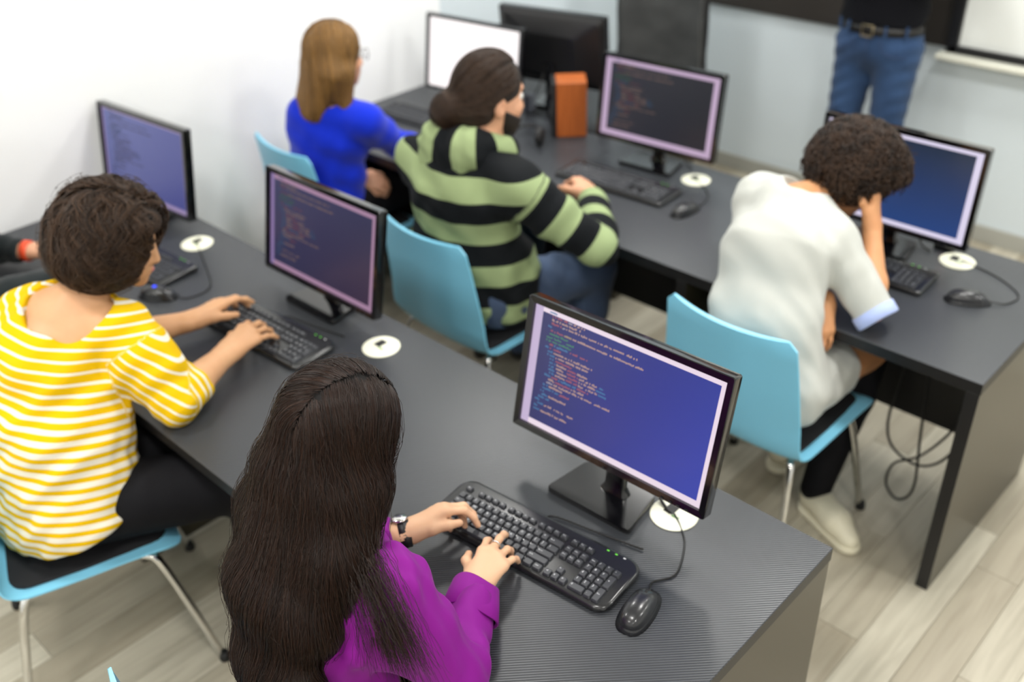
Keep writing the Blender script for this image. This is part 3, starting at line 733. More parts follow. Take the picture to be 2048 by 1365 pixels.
# ------------------------------------------------------------------ implicit surfaces for people, clothes and hair
def V3(*a): return np.array(a, float)
def nrm(v): v = np.asarray(v, float); return v/np.linalg.norm(v)
class P:
    """one rounded shape: a tapering capsule a-b, stretched by s along its own axes, or an ellipsoid"""
    def __init__(self, a, b, ra, rb, tag='', k=0.02, frame=None, s=None, op='u'):
        self.a, self.b, self.ra, self.rb, self.tag, self.k, self.op = np.asarray(a, float), np.asarray(b, float), ra, rb, tag, k, op
        self.frame = None if frame is None else np.asarray(frame, float); self.s = None if s is None else np.asarray(s, float)
        if self.s is not None and self.frame is None: self.frame = np.eye(3)
    def grown(self, off, k=None):
        q = P(self.a, self.b, self.ra, self.rb, self.tag, self.k if k is None else k, self.frame, self.s, self.op)
        if self.s is not None:
            q.s = self.s.copy()
            for i in range(3):
                if self.s[i] != 1.0: q.s[i] = (self.s[i]*self.ra+off)/(self.ra+off)
        q.ra += off; q.rb += off
        return q
    def d(self, X):
        Y = X-self.a; ba = self.b-self.a; sc = 1.0
        if self.frame is not None:
            Y = Y@self.frame.T; ba = self.frame@ba
            if self.s is not None: Y = Y/self.s; ba = ba/self.s; sc = self.s.min()
        l2 = ba@ba
        if l2 < 1e-12: return (np.sqrt((Y*Y).sum(-1))-self.ra)*sc
        t = np.clip((Y@ba)/l2, 0, 1)
        Z = Y-t[..., None]*ba
        return (np.sqrt((Z*Z).sum(-1))-(self.ra+(self.rb-self.ra)*t))*sc
class E(P):
    def __init__(self, c, r, R=None, tag='', k=0.02, op='u'):
        self.c, self.r = np.asarray(c, float), np.asarray(r, float); self.frame = None if R is None else np.asarray(R, float); self.tag, self.k, self.op = tag, k, op
    def grown(self, off, k=None): return E(self.c, self.r+off, self.frame, self.tag, self.k if k is None else k, self.op)
    def d(self, X):
        Y = X-self.c
        if self.frame is not None: Y = Y@self.frame.T
        A = Y/self.r; k0 = np.sqrt((A*A).sum(-1)); Bq = A/self.r; k1 = np.sqrt((Bq*Bq).sum(-1))
        return np.where(k1 < 1e-9, -self.r.min(), k0*(k0-1)/np.maximum(k1, 1e-9))
class H:
    """half-space: keeps what lies on the side its normal points away from"""
    def __init__(self, p, n, k=0.004, op='i'): self.p, self.n, self.k, self.op, self.tag = np.asarray(p, float), nrm(n), k, op, ''
    def d(self, X): return (X-self.p)@self.n
class Fn:
    def __init__(self, f, op='s', k=0.004): self.f, self.k, self.op, self.tag = f, k, op, ''
    def d(self, X): return self.f(X)
def smin(a, b, k):
    if k <= 0: return np.minimum(a, b)
    h = np.maximum(k-np.abs(a-b), 0)/k
    return np.minimum(a, b)-h*h*k*0.25
def evald(prims, X, disp=None):
    D = None
    for q in prims:
        d = q.d(X)
        if q.op == 'u': D = d if D is None else smin(D, d, q.k)
        elif q.op == 's': D = -smin(-D, d, q.k)
        else: D = -smin(-D, -d, q.k)
    if disp is not None: D = D+disp(X)
    return D
def surface(prims, lo, hi, h, disp=None, amp=0.0):
    """naive surface nets, block by block, only near the surface"""
    B = 14; lo = np.asarray(lo, float); n = np.ceil((np.asarray(hi)-lo)/h).astype(int)+1; nb = -(-n//B)
    gi = np.stack(np.meshgrid(*[np.arange(k) for k in nb], indexing='ij'), -1).reshape(-1, 3)
    cen = lo+(gi*B+B/2)*h; hd = (B/2+2)*h*1.7321
    U = [q for q in prims if q.op == 'u']; O = [q for q in prims if q.op != 'u']
    km = max(q.k for q in prims)
    DU = np.stack([q.d(cen) for q in U], 1)
    DO = np.stack([q.d(cen) for q in O], 1) if O else np.zeros((len(cen), 0))
    mn = DU.min(1)
    tot = evald(prims, cen)
    act = (mn < hd+km+amp) & (tot < hd+km+amp) & (tot > -(hd+amp))
    for j, q in enumerate(O):
        if q.op == 'i': act &= DO[:, j] < hd+amp
    ks, ps, qs = [], [], []
    ax = np.arange(-1, B+1); m = B+2
    base = np.stack(np.meshgrid(ax, ax, ax, indexing='ij'), -1)
    big = 1 << 20
    for bi in np.nonzero(act)[0]:
        sel = [q for j, q in enumerate(U) if DU[bi, j] < hd+max(km, mn[bi]+2*hd+km)]
        sel = [q for j, q in enumerate(U) if DU[bi, j] < mn[bi]+2*hd+km]
        sel2 = [q for j, q in enumerate(O) if (q.op == 's' and DO[bi, j] < hd+q.k) or (q.op == 'i' and DO[bi, j] > -(hd+q.k))]
        idx = base+gi[bi]*B
        X = lo+idx.reshape(-1, 3)*h
        D = evald(sel+sel2, X, disp).reshape(m, m, m)
        ins = D < 0
        c8 = [ins[i:m-1+i, j:m-1+j, k:m-1+k] for i in (0, 1) for j in (0, 1) for k in (0, 1)]
        s = sum(c.astype(np.int8) for c in c8)
        cells = np.argwhere((s > 0) & (s < 8))
        if len(cells) == 0: continue
        i, j, k = cells.T
        acc = np.zeros((len(cells), 3)); cnt = np.zeros(len(cells))
        for axn in range(3):
            for u in (0, 1):
                for v in (0, 1):
                    o0 = [0, 0, 0]; o0[(axn+1) % 3] = u; o0[(axn+2) % 3] = v
                    o1 = list(o0); o1[axn] = 1
                    d0 = D[i+o0[0], j+o0[1], k+o0[2]]; d1 = D[i+o1[0], j+o1[1], k+o1[2]]
                    cr = (d0 < 0) != (d1 < 0); t = np.where(cr, d0/np.where(cr, d0-d1, 1), 0)
                    pt = np.tile(np.array(o0, float), (len(cells), 1)); pt[:, axn] = t
                    acc += pt*cr[:, None]; cnt += cr
        pos = cells+acc/cnt[:, None]
        g0 = gi[bi]*B-1
        gc = cells+g0
        key = ((gc[:, 0]+1)*big+(gc[:, 1]+1))*big+(gc[:, 2]+1)
        ks.append(key); ps.append(lo+(pos+g0)*h)
        # owned edges: base point local index 1..B
        for axn in range(3):
            a1, a2 = (axn+1) % 3, (axn+2) % 3
            sl0 = [slice(1, B+1)]*3; sl1 = list(sl0); sl1[axn] = slice(2, B+2)
            A = ins[tuple(sl0)]
            if sl1[axn].stop > m: continue
            Bv = ins[tuple(sl1)]
            e = np.argwhere(A != Bv)
            if len(e) == 0: continue
            fl = A[e[:, 0], e[:, 1], e[:, 2]]
            pb = e+1+g0
            def ck(d1, d2):
                c = pb.copy(); c[:, a1] -= d1; c[:, a2] -= d2
                return ((c[:, 0]+1)*big+(c[:, 1]+1))*big+(c[:, 2]+1)
            q4 = np.stack([ck(1, 1), ck(0, 1), ck(0, 0), ck(1, 0)], 1)
            q4[~fl] = q4[~fl][:, ::-1]
            qs.append(q4)
    keys = np.concatenate(ks); pos = np.concatenate(ps); quads = np.concatenate(qs)
    uk, first = np.unique(keys, return_index=True)
    pos = pos[first]
    q = np.searchsorted(uk, quads); q = np.minimum(q, len(uk)-1)
    ok = (uk[q] == quads).all(1)
    return pos, q[ok]
def relax(V, Q, it=1, f=0.4):
    n = len(V)
    e = np.concatenate([Q[:, [0, 1]], Q[:, [1, 2]], Q[:, [2, 3]], Q[:, [3, 0]]])
    for _ in range(it):
        acc = np.zeros_like(V); cnt = np.zeros(n)
        for c in range(3):
            acc[:, c] = np.bincount(e[:, 0], V[e[:, 1], c], n)+np.bincount(e[:, 1], V[e[:, 0], c], n)
        cnt = np.bincount(e[:, 0], minlength=n)+np.bincount(e[:, 1], minlength=n)
        V = V+(acc/np.maximum(cnt, 1)[:, None]-V)*f
    return V
def net_obj(name, V, Q, m, parent, attrs=None, loc=(0, 0, 0)):
    me = bpy.data.meshes.new(name); V = V-np.asarray(loc)
    me.vertices.add(len(V)); me.vertices.foreach_set('co', V.astype(np.float32).ravel())
    me.loops.add(4*len(Q)); me.loops.foreach_set('vertex_index', Q.astype(np.int32).ravel())
    me.polygons.add(len(Q)); me.polygons.foreach_set('loop_start', np.arange(0, 4*len(Q), 4, dtype=np.int32))
    me.update(calc_edges=True)
    me.polygons.foreach_set('use_smooth', np.ones(len(Q), dtype=bool))
    for k, a in (attrs or {}).items():
        at = me.attributes.new(k, 'FLOAT', 'POINT'); at.data.foreach_set('value', a.astype(np.float32))
    me.materials.append(m)
    return add_obj(name, me, None, parent)
def bounds(prims, pad=0.02):
    lo, hi = np.full(3, 1e9), np.full(3, -1e9)
    for q in prims:
        if q.op != 'u': continue
        if isinstance(q, E): r = q.r.max(); pts = [q.c]
        else: r = max(q.ra, q.rb)*(1 if q.s is None else q.s.max()); pts = [q.a, q.b]
        for p in pts: lo = np.minimum(lo, p-r-pad); hi = np.maximum(hi, p+r+pad)
    return lo, hi
def build(name, prims, h, m, parent, loc, disp=None, amp=0.0, rel=1, attr=None, clip=None):
    lo, hi = bounds(prims)
    if clip is not None:
        lo = np.maximum(lo, clip[0]); hi = np.minimum(hi, clip[1])
    V, Q = surface(prims, lo, hi, h, disp, amp)
    V = relax(V, Q, rel)
    return net_obj(name, V, Q, m, parent, attr(V) if attr else None, loc)

# ------------------------------------------------------------------ anatomy
def frame_from(fwd, up):
    f = nrm(fwd); r = nrm(np.cross(f, up)); u = np.cross(r, f)
    return np.stack([r, f, u])          # rows: right, forward, up
def head_prims(Hc, F, sc=1.0, nose=1.0):
    g = lambda x, y, z: Hc+(F.T@np.array([x, y, z]))*sc
    L = [E(g(0, -0.012, 0.034), V3(0.073, 0.093, 0.084)*sc, F, 'head', 0.02),
         E(g(0, 0.022, -0.035), V3(0.060, 0.066, 0.072)*sc, F, 'head', 0.04),
         E(g(0, 0.048, -0.068), V3(0.040, 0.040, 0.038)*sc, F, 'head', 0.03),
         P(g(0, 0.068, -0.098), g(0, 0.060, -0.096), 0.018*sc, 0.018*sc, 'head', 0.02),
         E(g(0, 0.074, 0.030), V3(0.045, 0.012, 0.012)*sc, F, 'head', 0.02),
         E(g(0.036, 0.066, -0.028), V3(0.018, 0.015, 0.018)*sc, F, 'head', 0.02), E(g(-0.036, 0.066, -0.028), V3(0.018, 0.015, 0.018)*sc, F, 'head', 0.02)]
    for s in (-1, 1): L.append(E(g(0.031*s, 0.098, 0.006), V3(0.017, 0.017, 0.012)*sc, F, 'head', 0.012, 's'))
    L += [P(g(0, 0.084, 0.012), g(0, 0.100*nose, -0.034), 0.0075*sc, 0.0115*sc, 'head', 0.014),
          E(g(0.011, 0.088, -0.037), V3(0.008, 0.011, 0.007)*sc, F, 'head', 0.006), E(g(-0.011, 0.088, -0.037), V3(0.008, 0.011, 0.007)*sc, F, 'head', 0.006),
          E(g(0, 0.086, -0.060), V3(0.022, 0.010, 0.006)*sc, F, 'head', 0.006), E(g(0, 0.084, -0.071), V3(0.019, 0.011, 0.007)*sc, F, 'head', 0.006)]
    for s in (-1, 1):
        L.append(E(g(0.074*s, -0.012, -0.012), V3(0.010, 0.019, 0.031)*sc, F, 'head', 0.008))
        L.append(E(g(0.082*s, -0.004, -0.008), V3(0.006, 0.011, 0.017)*sc, F, 'head', 0.004, 's'))
    return L
def hand_prims(wr, fwd, up, side, curl=(0.35, 0.5, 0.4), spread=0.10, sc=1.0, thumb=(0.5, 0.55), curls=None):
    F = frame_from(fwd, up); r, f, u = F
    td = -r if side == 'R' else r           # towards the thumb
    g = lambda a, b, c: wr+(td*a+f*b+u*c)*sc
    L = [P(g(0, -0.015, 0), g(0, 0.01, 0), 0.0235*sc, 0.024*sc, 'hand', 0.02, F, V3(1.15, 1, 0.8))]
    kn = [(0.027, 0.086, 0.006), (0.0085, 0.091, 0.009), (-0.0105, 0.085, 0.006), (-0.028, 0.075, 0.0)]
    w0 = [(0.013, 0.008, 0), (0.004, 0.008, 0.001), (-0.005, 0.008, 0.001), (-0.014, 0.008, 0)]
    ln = [(0.040, 0.026, 0.021), (0.045, 0.029, 0.022), (0.041, 0.027, 0.021), (0.032, 0.021, 0.019)]
    rd = [0.0088, 0.0090, 0.0085, 0.0076]
    tips = []
    for i in range(4):
        K = g(*kn[i])
        L.append(P(g(*w0[i]), K, 0.0145*sc, 0.0108*sc, 'hand', 0.016))
        c = (curls[i] if curls else curl); ang = -0.12; sp = spread*(1.1, 0.25, -0.5, -1.25)[i]
        p = K; r0 = rd[i]
        for j in range(3):
            ang += c[j]
            d = (f*math.cos(sp)+td*math.sin(sp))*math.cos(ang)-u*math.sin(ang)
            q = p+d*ln[i][j]*sc; r1 = r0*0.93
            L.append(P(p, q, r0*sc, r1*sc, 'finger', 0.005 if j else 0.009)); p = q; r0 = r1
        tips.append(p)
    L.append(P(g(0.012, 0.012, -0.004), g(0.030, 0.042, -0.010), 0.0165*sc, 0.0135*sc, 'hand', 0.018))
    a, b = thumb
    p = g(0.030, 0.042, -0.010)
    for ln_, rr, an, dn in ((0.034, (0.0125, 0.0105), a, 0.22), (0.027, (0.0102, 0.0085), a-b, 0.35)):
        d = nrm(f*math.cos(an)+td*math.sin(an)-u*dn); q = p+d*ln_*sc
        L.append(P(p, q, rr[0]*sc, rr[1]*sc, 'finger', 0.007)); p = q
    tips.append(p)
    return L
def arm_prims(sh, el, wr, s, sc=1.0):
    el_ = np.asarray(el, float)
    return [P(sh, sh+(el_-sh)*0.45, 0.050*sc, 0.046*sc, 'uarm'+s, 0.04), P(sh+(el_-sh)*0.45, el_, 0.046*sc, 0.037*sc, 'uarm'+s, 0.02),
            P(el_, el_+(wr-el_)*0.30, 0.037*sc, 0.040*sc, 'farm'+s, 0.02), P(el_+(wr-el_)*0.30, wr, 0.040*sc, 0.0235*sc, 'farm'+s, 0.02)]
def leg_prims(hip, kn, an, toe, s, sc=1.0):
    hip, kn, an, toe = [np.asarray(v, float) for v in (hip, kn, an, toe)]
    return [P(hip, kn, 0.083*sc, 0.057*sc, 'thigh'+s, 0.05), P(kn, kn+(an-kn)*0.35, 0.053*sc, 0.055*sc, 'shin'+s, 0.03), P(kn+(an-kn)*0.35, an, 0.055*sc, 0.036*sc, 'shin'+s, 0.02),
            P(an+V3(0, 0, -0.03), an+(toe-an)*0.65, 0.034*sc, 0.030*sc, 'foot'+s, 0.02), P(an+(toe-an)*0.65, toe, 0.032*sc, 0.022*sc, 'foot'+s, 0.02)]
def torso_prims(J, w=1.0, hipw=1.0):
    lat = nrm(J['shR']-J['shL']); Pv, Wa, Ch, Nk = J['pelvis'], J['waist'], J['chest'], J['neck']
    def fr(a, b):
        u = nrm(b-a); x = nrm(lat-u*(lat@u)); y = np.cross(u, x); return np.stack([x, y, u])
    hl = nrm(J['hipR']-J['hipL']); u0 = nrm(Wa-Pv); x0 = nrm(hl-u0*(hl@u0)); f0 = np.stack([x0, np.cross(u0, x0), u0])
    L = [P(Pv, Wa, 0.112*w, 0.098*w, 'torso', 0.05, f0, V3(1.45*hipw, 1, 1)),
         P(Wa, Ch, 0.098*w, 0.104*w, 'torso', 0.05, fr(Wa, Ch), V3(1.38, 1, 1)),
         P(Ch, Ch+(Nk-Ch)*0.62, 0.104*w, 0.070*w, 'torso', 0.05, fr(Ch, Nk), V3(1.45, 1, 1)),
         P(J['shL'], J['neck']-V3(0, 0, 0.035), 0.046*w, 0.052*w, 'torso', 0.05), P(J['shR'], J['neck']-V3(0, 0, 0.035), 0.046*w, 0.052*w, 'torso', 0.05)]
    return L
def body_prims(J, hands=True):
    sc = J.get('sc', 1.0)
    L = torso_prims(J, J.get('w', 1.0), J.get('hipw', 1.0))
    F = J['hF']
    L.append(P(J['neck']-V3(0, 0, 0.03), J['head']+F.T@V3(0, -0.025, -0.05), 0.056*J.get('nw', 1.0), 0.050*J.get('nw', 1.0), 'neck', 0.035))
    L += head_prims(J['head'], F, J.get('hs', 1.0))
    for s in 'LR':
        L += arm_prims(J['sh'+s], J['el'+s], J['wr'+s], s, J.get('armsc', 1.0))
        L += hand_prims(J['wr'+s], *J['hand'+s][0:2], s, **J['hand'+s][2])
        L += leg_prims(J['hip'+s], J['kn'+s], J['an'+s], J['toe'+s], s, J.get('legsc', 1.0))
    return L
def pick(L, *tags): return [q for q in L if q.tag in tags]
def folds(spec, seed=0):
    r = np.random.default_rng(seed); items = []
    for d, wl, amp in spec:
        d = nrm(d); items.append((d*2*math.pi/wl, r.normal(size=3)*5.0, r.uniform(0, 6.28), r.normal(size=3)*9.0, r.uniform(0, 6.28), amp))
    def f(X):
        o = 0
        for kv, wv, ph, mv, mp, amp in items:
            wv_ = np.sin(X@kv+1.6*np.sin(X@wv+ph))
            o = o+amp*wv_*(0.55+0.45*np.sin(X@mv+mp))
        return o
    return f
def nearest_tag(prims, X):
    D = np.stack([q.d(X) for q in prims], 1); return np.argmin(D, 1), D

# ------------------------------------------------------------------ hair strands
def grad(prims, X, disp=None, e=0.003):
    o = []
    for i in range(3):
        d = np.zeros(3); d[i] = e; o.append(evald(prims, X+d)-evald(prims, X-d))
    g = np.stack(o, -1); return g/np.maximum(np.linalg.norm(g, axis=-1, keepdims=True), 1e-9)
def locks(roots, per, spread, seed=0):
    r = np.random.default_rng(seed); X = np.repeat(roots, per, 0)
    return X+r.normal(size=X.shape)*spread, np.repeat(r.uniform(0, 6.28, len(roots)), per), np.repeat(r.uniform(0, 1, len(roots)), per)
def groom(prims, roots, flow, steps, step, lift, stop=None, jitter=0.0, seed=0, ph=None):
    """lead every root along the flow, held at its own height over the hair surface"""
    r = np.random.default_rng(seed); X = roots.copy(); out = []; n = len(X)
    L = lift if hasattr(lift, '__len__') else np.full(n, lift)
    alive = np.ones(n, bool); ph = r.uniform(0, 6.28, n) if ph is None else ph
    for i in range(steps):
        g = grad(prims, X); d = evald(prims, X)
        rise = min(1.0, i/4.0)
        X = X+g*np.clip(L*rise-d, -0.012, 0.012)[:, None]
        out.append(X.copy())
        f = flow(X, i/steps, ph)
        f = f-g*(f*g).sum(-1, keepdims=True)
        f = f/np.maximum(np.linalg.norm(f, axis=-1, keepdims=True), 1e-6)
        if jitter: f = f+r.normal(size=f.shape)*jitter
        go = alive if stop is None else (alive & ~stop(X, i))
        alive = go
        X = np.where(go[:, None], X+f*step, X)
    return np.stack(out, 1)
def strand_obj(name, S3, m, parent, loc, r0=0.0006, r1=0.0002, wave=None):
    n, k, _ = S3.shape
    X = S3-np.asarray(loc)
    c = bpy.data.hair_curves.new(name); c.add_curves([k]*n)
    c.attributes['position'].data.foreach_set('vector', X.astype(np.float32).ravel())
    a = c.attributes.new('radius', 'FLOAT', 'POINT')
    t = np.linspace(0, 1, k); a.data.foreach_set('value', np.tile((r0+(r1-r0)*t**2), n).astype(np.float32))
    c.materials.append(m)
    o = add_obj(name, c, None, parent); o['kind'] = 'stuff'
    return o
def scalp_roots(Hc, F, n, rad, cond, seed=0, centre=(0, -0.012, 0.03)):
    r = np.random.default_rng(seed); out = []
    while sum(len(o) for o in out) < n:
        v = r.normal(size=(n*2, 3)); v /= np.linalg.norm(v, axis=1, keepdims=True)
        out.append(v[cond(v)])
    v = np.concatenate(out)[:n]
    return Hc+(np.array(centre)+v*np.array(rad))@F
def hair_mat(name, c_dark, c_light, rough=0.35, var=0.5):
    m = mat(name, c_dark, rough, spec=0.28)
    hi = nd(m, 'ShaderNodeHairInfo')
    f = math_node(m, 'MULTIPLY', hi.outputs['Random'], var)
    lk(m, mix_col(m, f, c_dark, c_light), bsdf(m).inputs['Base Color'])
    bsdf(m).inputs['Anisotropic'].default_value = 0.6
    return m

# ------------------------------------------------------------------ people: materials
def skin_mat(name, c, c2):
    m = mat(name, c, 0.5, spec=0.35, sss=0.12); noise_tint(m, c, c2, 18.0); return m
SK_FAIR = skin_mat('fair_skin', rgb(224, 182, 148), rgb(214, 168, 134))
SK_MID = skin_mat('mid_skin', rgb(212, 166, 126), rgb(198, 148, 108))
SK_TAN = skin_mat('warm_skin', rgb(206, 152, 108), rgb(192, 134, 92))
SK_ROSE = skin_mat('rosy_skin', rgb(222, 170, 138), rgb(206, 150, 118))
def cloth(name, c, bump=0.25, rough=0.85, sheen=0.2, scale=1400):
    m = mat(name, c, rough, spec=0.2, sheen=sheen); noise_bump(m, scale, bump, 0.0006); return m
M_purple = cloth('purple_cotton', rgb(124, 10, 128), 0.1, 0.62, 0.05)
M_blue = cloth('royal_blue_knit', rgb(4, 42, 196), 0.3)
M_pale = cloth('pale_grey_knit', rgb(188, 190, 184), 0.5, 0.9, 0.2, 700)
M_cuffblue = cloth('pale_blue_cuff', rgb(170, 186, 232), 0.3)
M_blacktrouser = cloth('black_trousers', rgb(14, 14, 18), 0.2, 0.8, 0.0)
M_jeans = cloth('blue_denim', rgb(58, 88, 132), 0.4, 0.85, 0.1)
noise_tint(M_jeans, rgb(22, 38, 64), rgb(58, 86, 126), 7.0, (1, 1, 0.4))
M_darkjeans = cloth('dark_denim_lit_tint', rgb(30, 36, 54), 0.4, 0.85, 0.1)
noise_tint(M_darkjeans, rgb(20, 24, 36), rgb(92, 112, 146), 4.5, (1, 1, 0.6), 2.0)  # pale noise patches stand in for light falling on the thighs
M_blacktee = cloth('black_tee', rgb(11, 12, 18), 0.2, 0.9, 0.0)
M_jacket = cloth('dark_green_black_jacket', rgb(24, 31, 33), 0.3)
M_belt = mat('black_leather', rgb(20, 18, 18), 0.4)
M_buckle = mat('worn_brass', rgb(150, 138, 112), 0.3, metal=1.0)
M_shoe = mat('black_shoe', rgb(20, 20, 22), 0.5)
M_sole = mat('cream_sole', rgb(226, 220, 196), 0.5)
M_steel = mat('polished_steel', (0.75, 0.75, 0.74), 0.15, metal=1.0)
M_strap = mat('black_watch_strap', rgb(24, 24, 27), 0.45)
M_orange = mat('orange_band', rgb(244, 84, 42), 0.5)
M_eye = mat('eye_white', rgb(235, 232, 226), 0.2)
M_iris = mat('iris_brown', rgb(60, 38, 22), 0.15)
M_tie = mat('hair_tie_brown', rgb(150, 92, 48), 0.6)
def stripe_mat(name, c1, c2, period, w0, w1=None, rng_=0.5, bump=0.2):
    """knit stripes: colour c2 where the cloth's own length coordinate falls in the stripe"""
    m = mat(name, c1, 0.85, spec=0.15, sheen=0.02); noise_bump(m, 1500, bump, 0.0005)
    at = nd(m, 'ShaderNodeAttribute', attribute_name='stripe')
    s = at.outputs['Fac']
    fr = math_node(m, 'FRACT', math_node(m, 'DIVIDE', s, period))
    if w1 is None: w = w0
    else:
        t = math_node(m, 'MULTIPLY', math_node(m, 'SUBTRACT', s, 0.74), 1/rng_, True)
        w = math_node(m, 'ADD', math_node(m, 'MULTIPLY', t, w1-w0), w0)
    f = math_node(m, 'LESS_THAN', fr, w)
    lk(m, mix_col(m, f, c1, c2), bsdf(m).inputs['Base Color'])
    return m
M_yellow = stripe_mat('yellow_white_stripes', rgb(220, 178, 4), rgb(228, 222, 206), 0.0265, 0.24, 0.54, 0.20)
M_hoodie = stripe_mat('green_black_stripes', rgb(146, 162, 118), rgb(16, 19, 22), 0.146, 0.50)

def jdict(**k):
    return {a: (np.array(b, float) if isinstance(b, (tuple, list)) and a[:4] != 'hand' else b) for a, b in k.items()}
def cap_cut(p, d, r, length=0.4, k=0.003):
    p = np.asarray(p, float); d = nrm(d)
    def f(X):
        Y = X-p; t = Y@d; w = np.sqrt(np.maximum((Y*Y).sum(-1)-t*t, 0))
        return np.maximum(np.maximum(-t, w-r), t-length)
    return Fn(f, 's', k)
def start_person(J, label, sk, h, group=None, extra=None):
    if J['pelvis'][2] < 0.8:
        for k in ('pelvis', 'hipL', 'hipR'): J[k] = J[k]+V3(0, 0, 0.013)
    loc = (J['pelvis'][0], J['pelvis'][1], 0.0)
    t = empty('person', loc); tag(t, label, 'person', group)
    B = body_prims(J)+(extra or [])
    build('body', B, h, sk, t, loc, rel=1)
    F = J['hF']
    bm = bmesh.new(); bmesh.ops.create_uvsphere(bm, u_segments=14, v_segments=10, radius=0.0125*J.get('hs', 1.0)); em = mesh_of(bm, True)
    bm = bmesh.new(); lathe(bm, [(0.0058, 0.0108), (0.0045, 0.0122), (0.001, 0.0127)], 14); im = mesh_of(bm, True)
    Rm = Matrix(F.tolist()).transposed()
    for s in (-1, 1):
        p = J['head']+F.T@(V3(0.031*s, 0.073, 0.006)*J.get('hs', 1.0))
        e = add_obj('eye', em, M_eye, t, Vector(p)-Vector(loc), Rm.to_euler())
        add_obj('iris', im, M_iris, e, None, (-math.pi/2, 0, 0))
    return t, B, loc, F
def brow_and_lips(J, t, loc, F, hm, lip=rgb(188, 108, 98)):
    g = lambda x, y, z: J['head']+F.T@(V3(x, y, z)*J.get('hs', 1.0))-np.array(loc)
    for s in (-1, 1):
        add_obj('eyebrow', tube_mesh(smooth_path([g(0.012*s, 0.0885, 0.026), g(0.030*s, 0.087, 0.032), g(0.048*s, 0.074, 0.028)], 4), 0.0022, 6), hm, t)
    add_obj('lips', tube_mesh(smooth_path([g(-0.021, 0.085, -0.066), g(-0.008, 0.0945, -0.064), g(0.008, 0.0945, -0.064), g(0.021, 0.085, -0.066)], 4), [0.002]*4+[0.0042]*4+[0.002]*5, 6), mat('lips', lip, 0.4), t)
def foot_wear(B, t, loc, m, sole=None, h=0.005):
    for s in 'LR':
        fp = [q for q in B if q.tag == 'foot'+s]
        sh = [q.grown(0.009) for q in fp]
        zf = min(fp[1].b[2]-fp[1].rb, fp[0].a[2]-fp[0].ra)
        o = build('shoe', sh+[H((0, 0, 0.006), (0, 0, -1))], h, m, t, loc)
        if sole is not None:
            a, b = fp[0].a, fp[1].b
            so = [P((a[0], a[1], 0.014), (b[0], b[1], 0.014), 0.047, 0.040, 's', 0.01, None, None), H((0, 0, 0.003), (0, 0, -1), 0.002), H((0, 0, 0.026), (0, 0, 1), 0.002)]
            build('sole', so, 0.004, sole, o, loc)
def ring_obj(name, p, axis, r, w, m, parent, loc, seg=20):
    ax = nrm(axis); ref = V3(0, 0, 1) if abs(ax[2]) < 0.9 else V3(1, 0, 0); u = nrm(np.cross(ax, ref)); v = np.cross(ax, u)
    pts = [p+(u*math.cos(a)+v*math.sin(a))*r-np.array(loc) for a in [2*math.pi*k/seg for k in range(seg)]]
    return add_obj(name, tube_mesh(pts, w, 8, True), m, parent)
def sleeve_lathe(name, p, axis, prof, m, parent, loc, seg=28, wob=0.0, squash=1.0):
    """a cuff: rings (distance along the arm, radius) round the arm's axis"""
    ax = nrm(axis); ref = V3(0, 0, 1); u = nrm(np.cross(ax, ref)); v = np.cross(ax, u); bm = bmesh.new(); rings = []
    for t_, r in prof:
        ring = []
        for k in range(seg):
            a = 2*math.pi*k/seg; rr = r*(1+wob*math.sin(2*a+1.0)+wob*0.6*math.sin(3*a))
            ring.append(tuple(p+ax*(t_+wob*0.15*math.sin(a*2))+(u*math.cos(a)+v*math.sin(a)*squash)*rr-np.array(loc)))
        rings.append(ring)
    loft(bm, rings, False, False); bmesh.ops.recalc_face_normals(bm, faces=bm.faces[:])
    return add_obj(name, mesh_of(bm, True), m, parent)
def stripes_for(J, B, arm='across', sag=0.35):
    up = nrm(J['neck']-J['pelvis'])
    tags = ['torso', 'uarmL', 'uarmR', 'farmL', 'farmR']; Q = pick(B, *tags)
    lat = nrm(J['shR']-J['shL']); fw = np.cross(up, lat)
    def f(V):
        i, D = nearest_tag(Q, V); tg = np.array([q.tag for q in Q])[i]
        x = (V-J['neck'])@lat
        s = -(V-J['neck'])@up+0.10+sag*x*x
        for sd in 'LR':
            a, b, c = J['sh'+sd], J['el'+sd], J['wr'+sd]
            ax = nrm(b-a); mk = (tg == 'uarm'+sd) & ((V-a)@ax > 0.045)
            if arm == 'across': sa = (V-a)@ax+0.02
            else:
                n_ = nrm(up-ax*(ax@up)); sa = -(V-a)@n_*1.0+(V-a)@ax*0.35+0.10+(J['neck']-a)@up
            s = np.where(mk, sa, s)
            ax2 = nrm(c-b); mk = tg == 'farm'+sd
            s = np.where(mk, (V-b)@ax2+np.linalg.norm(b-a)+0.02, s)
        return {'stripe': s+0.5}
    return f
def neckhole(J, r=(0.10, 0.085, 0.075), off=(0, -0.01, 0.03)):
    lat = nrm(J['shR']-J['shL']); fw = np.cross(V3(0, 0, 1), lat)
    R = np.stack([lat, nrm(fw), np.array([0, 0, 1.0])])
    return E(J['neck']+R.T@np.array(off), np.array(r), R, '', 0.006, 's')

HZY = {}
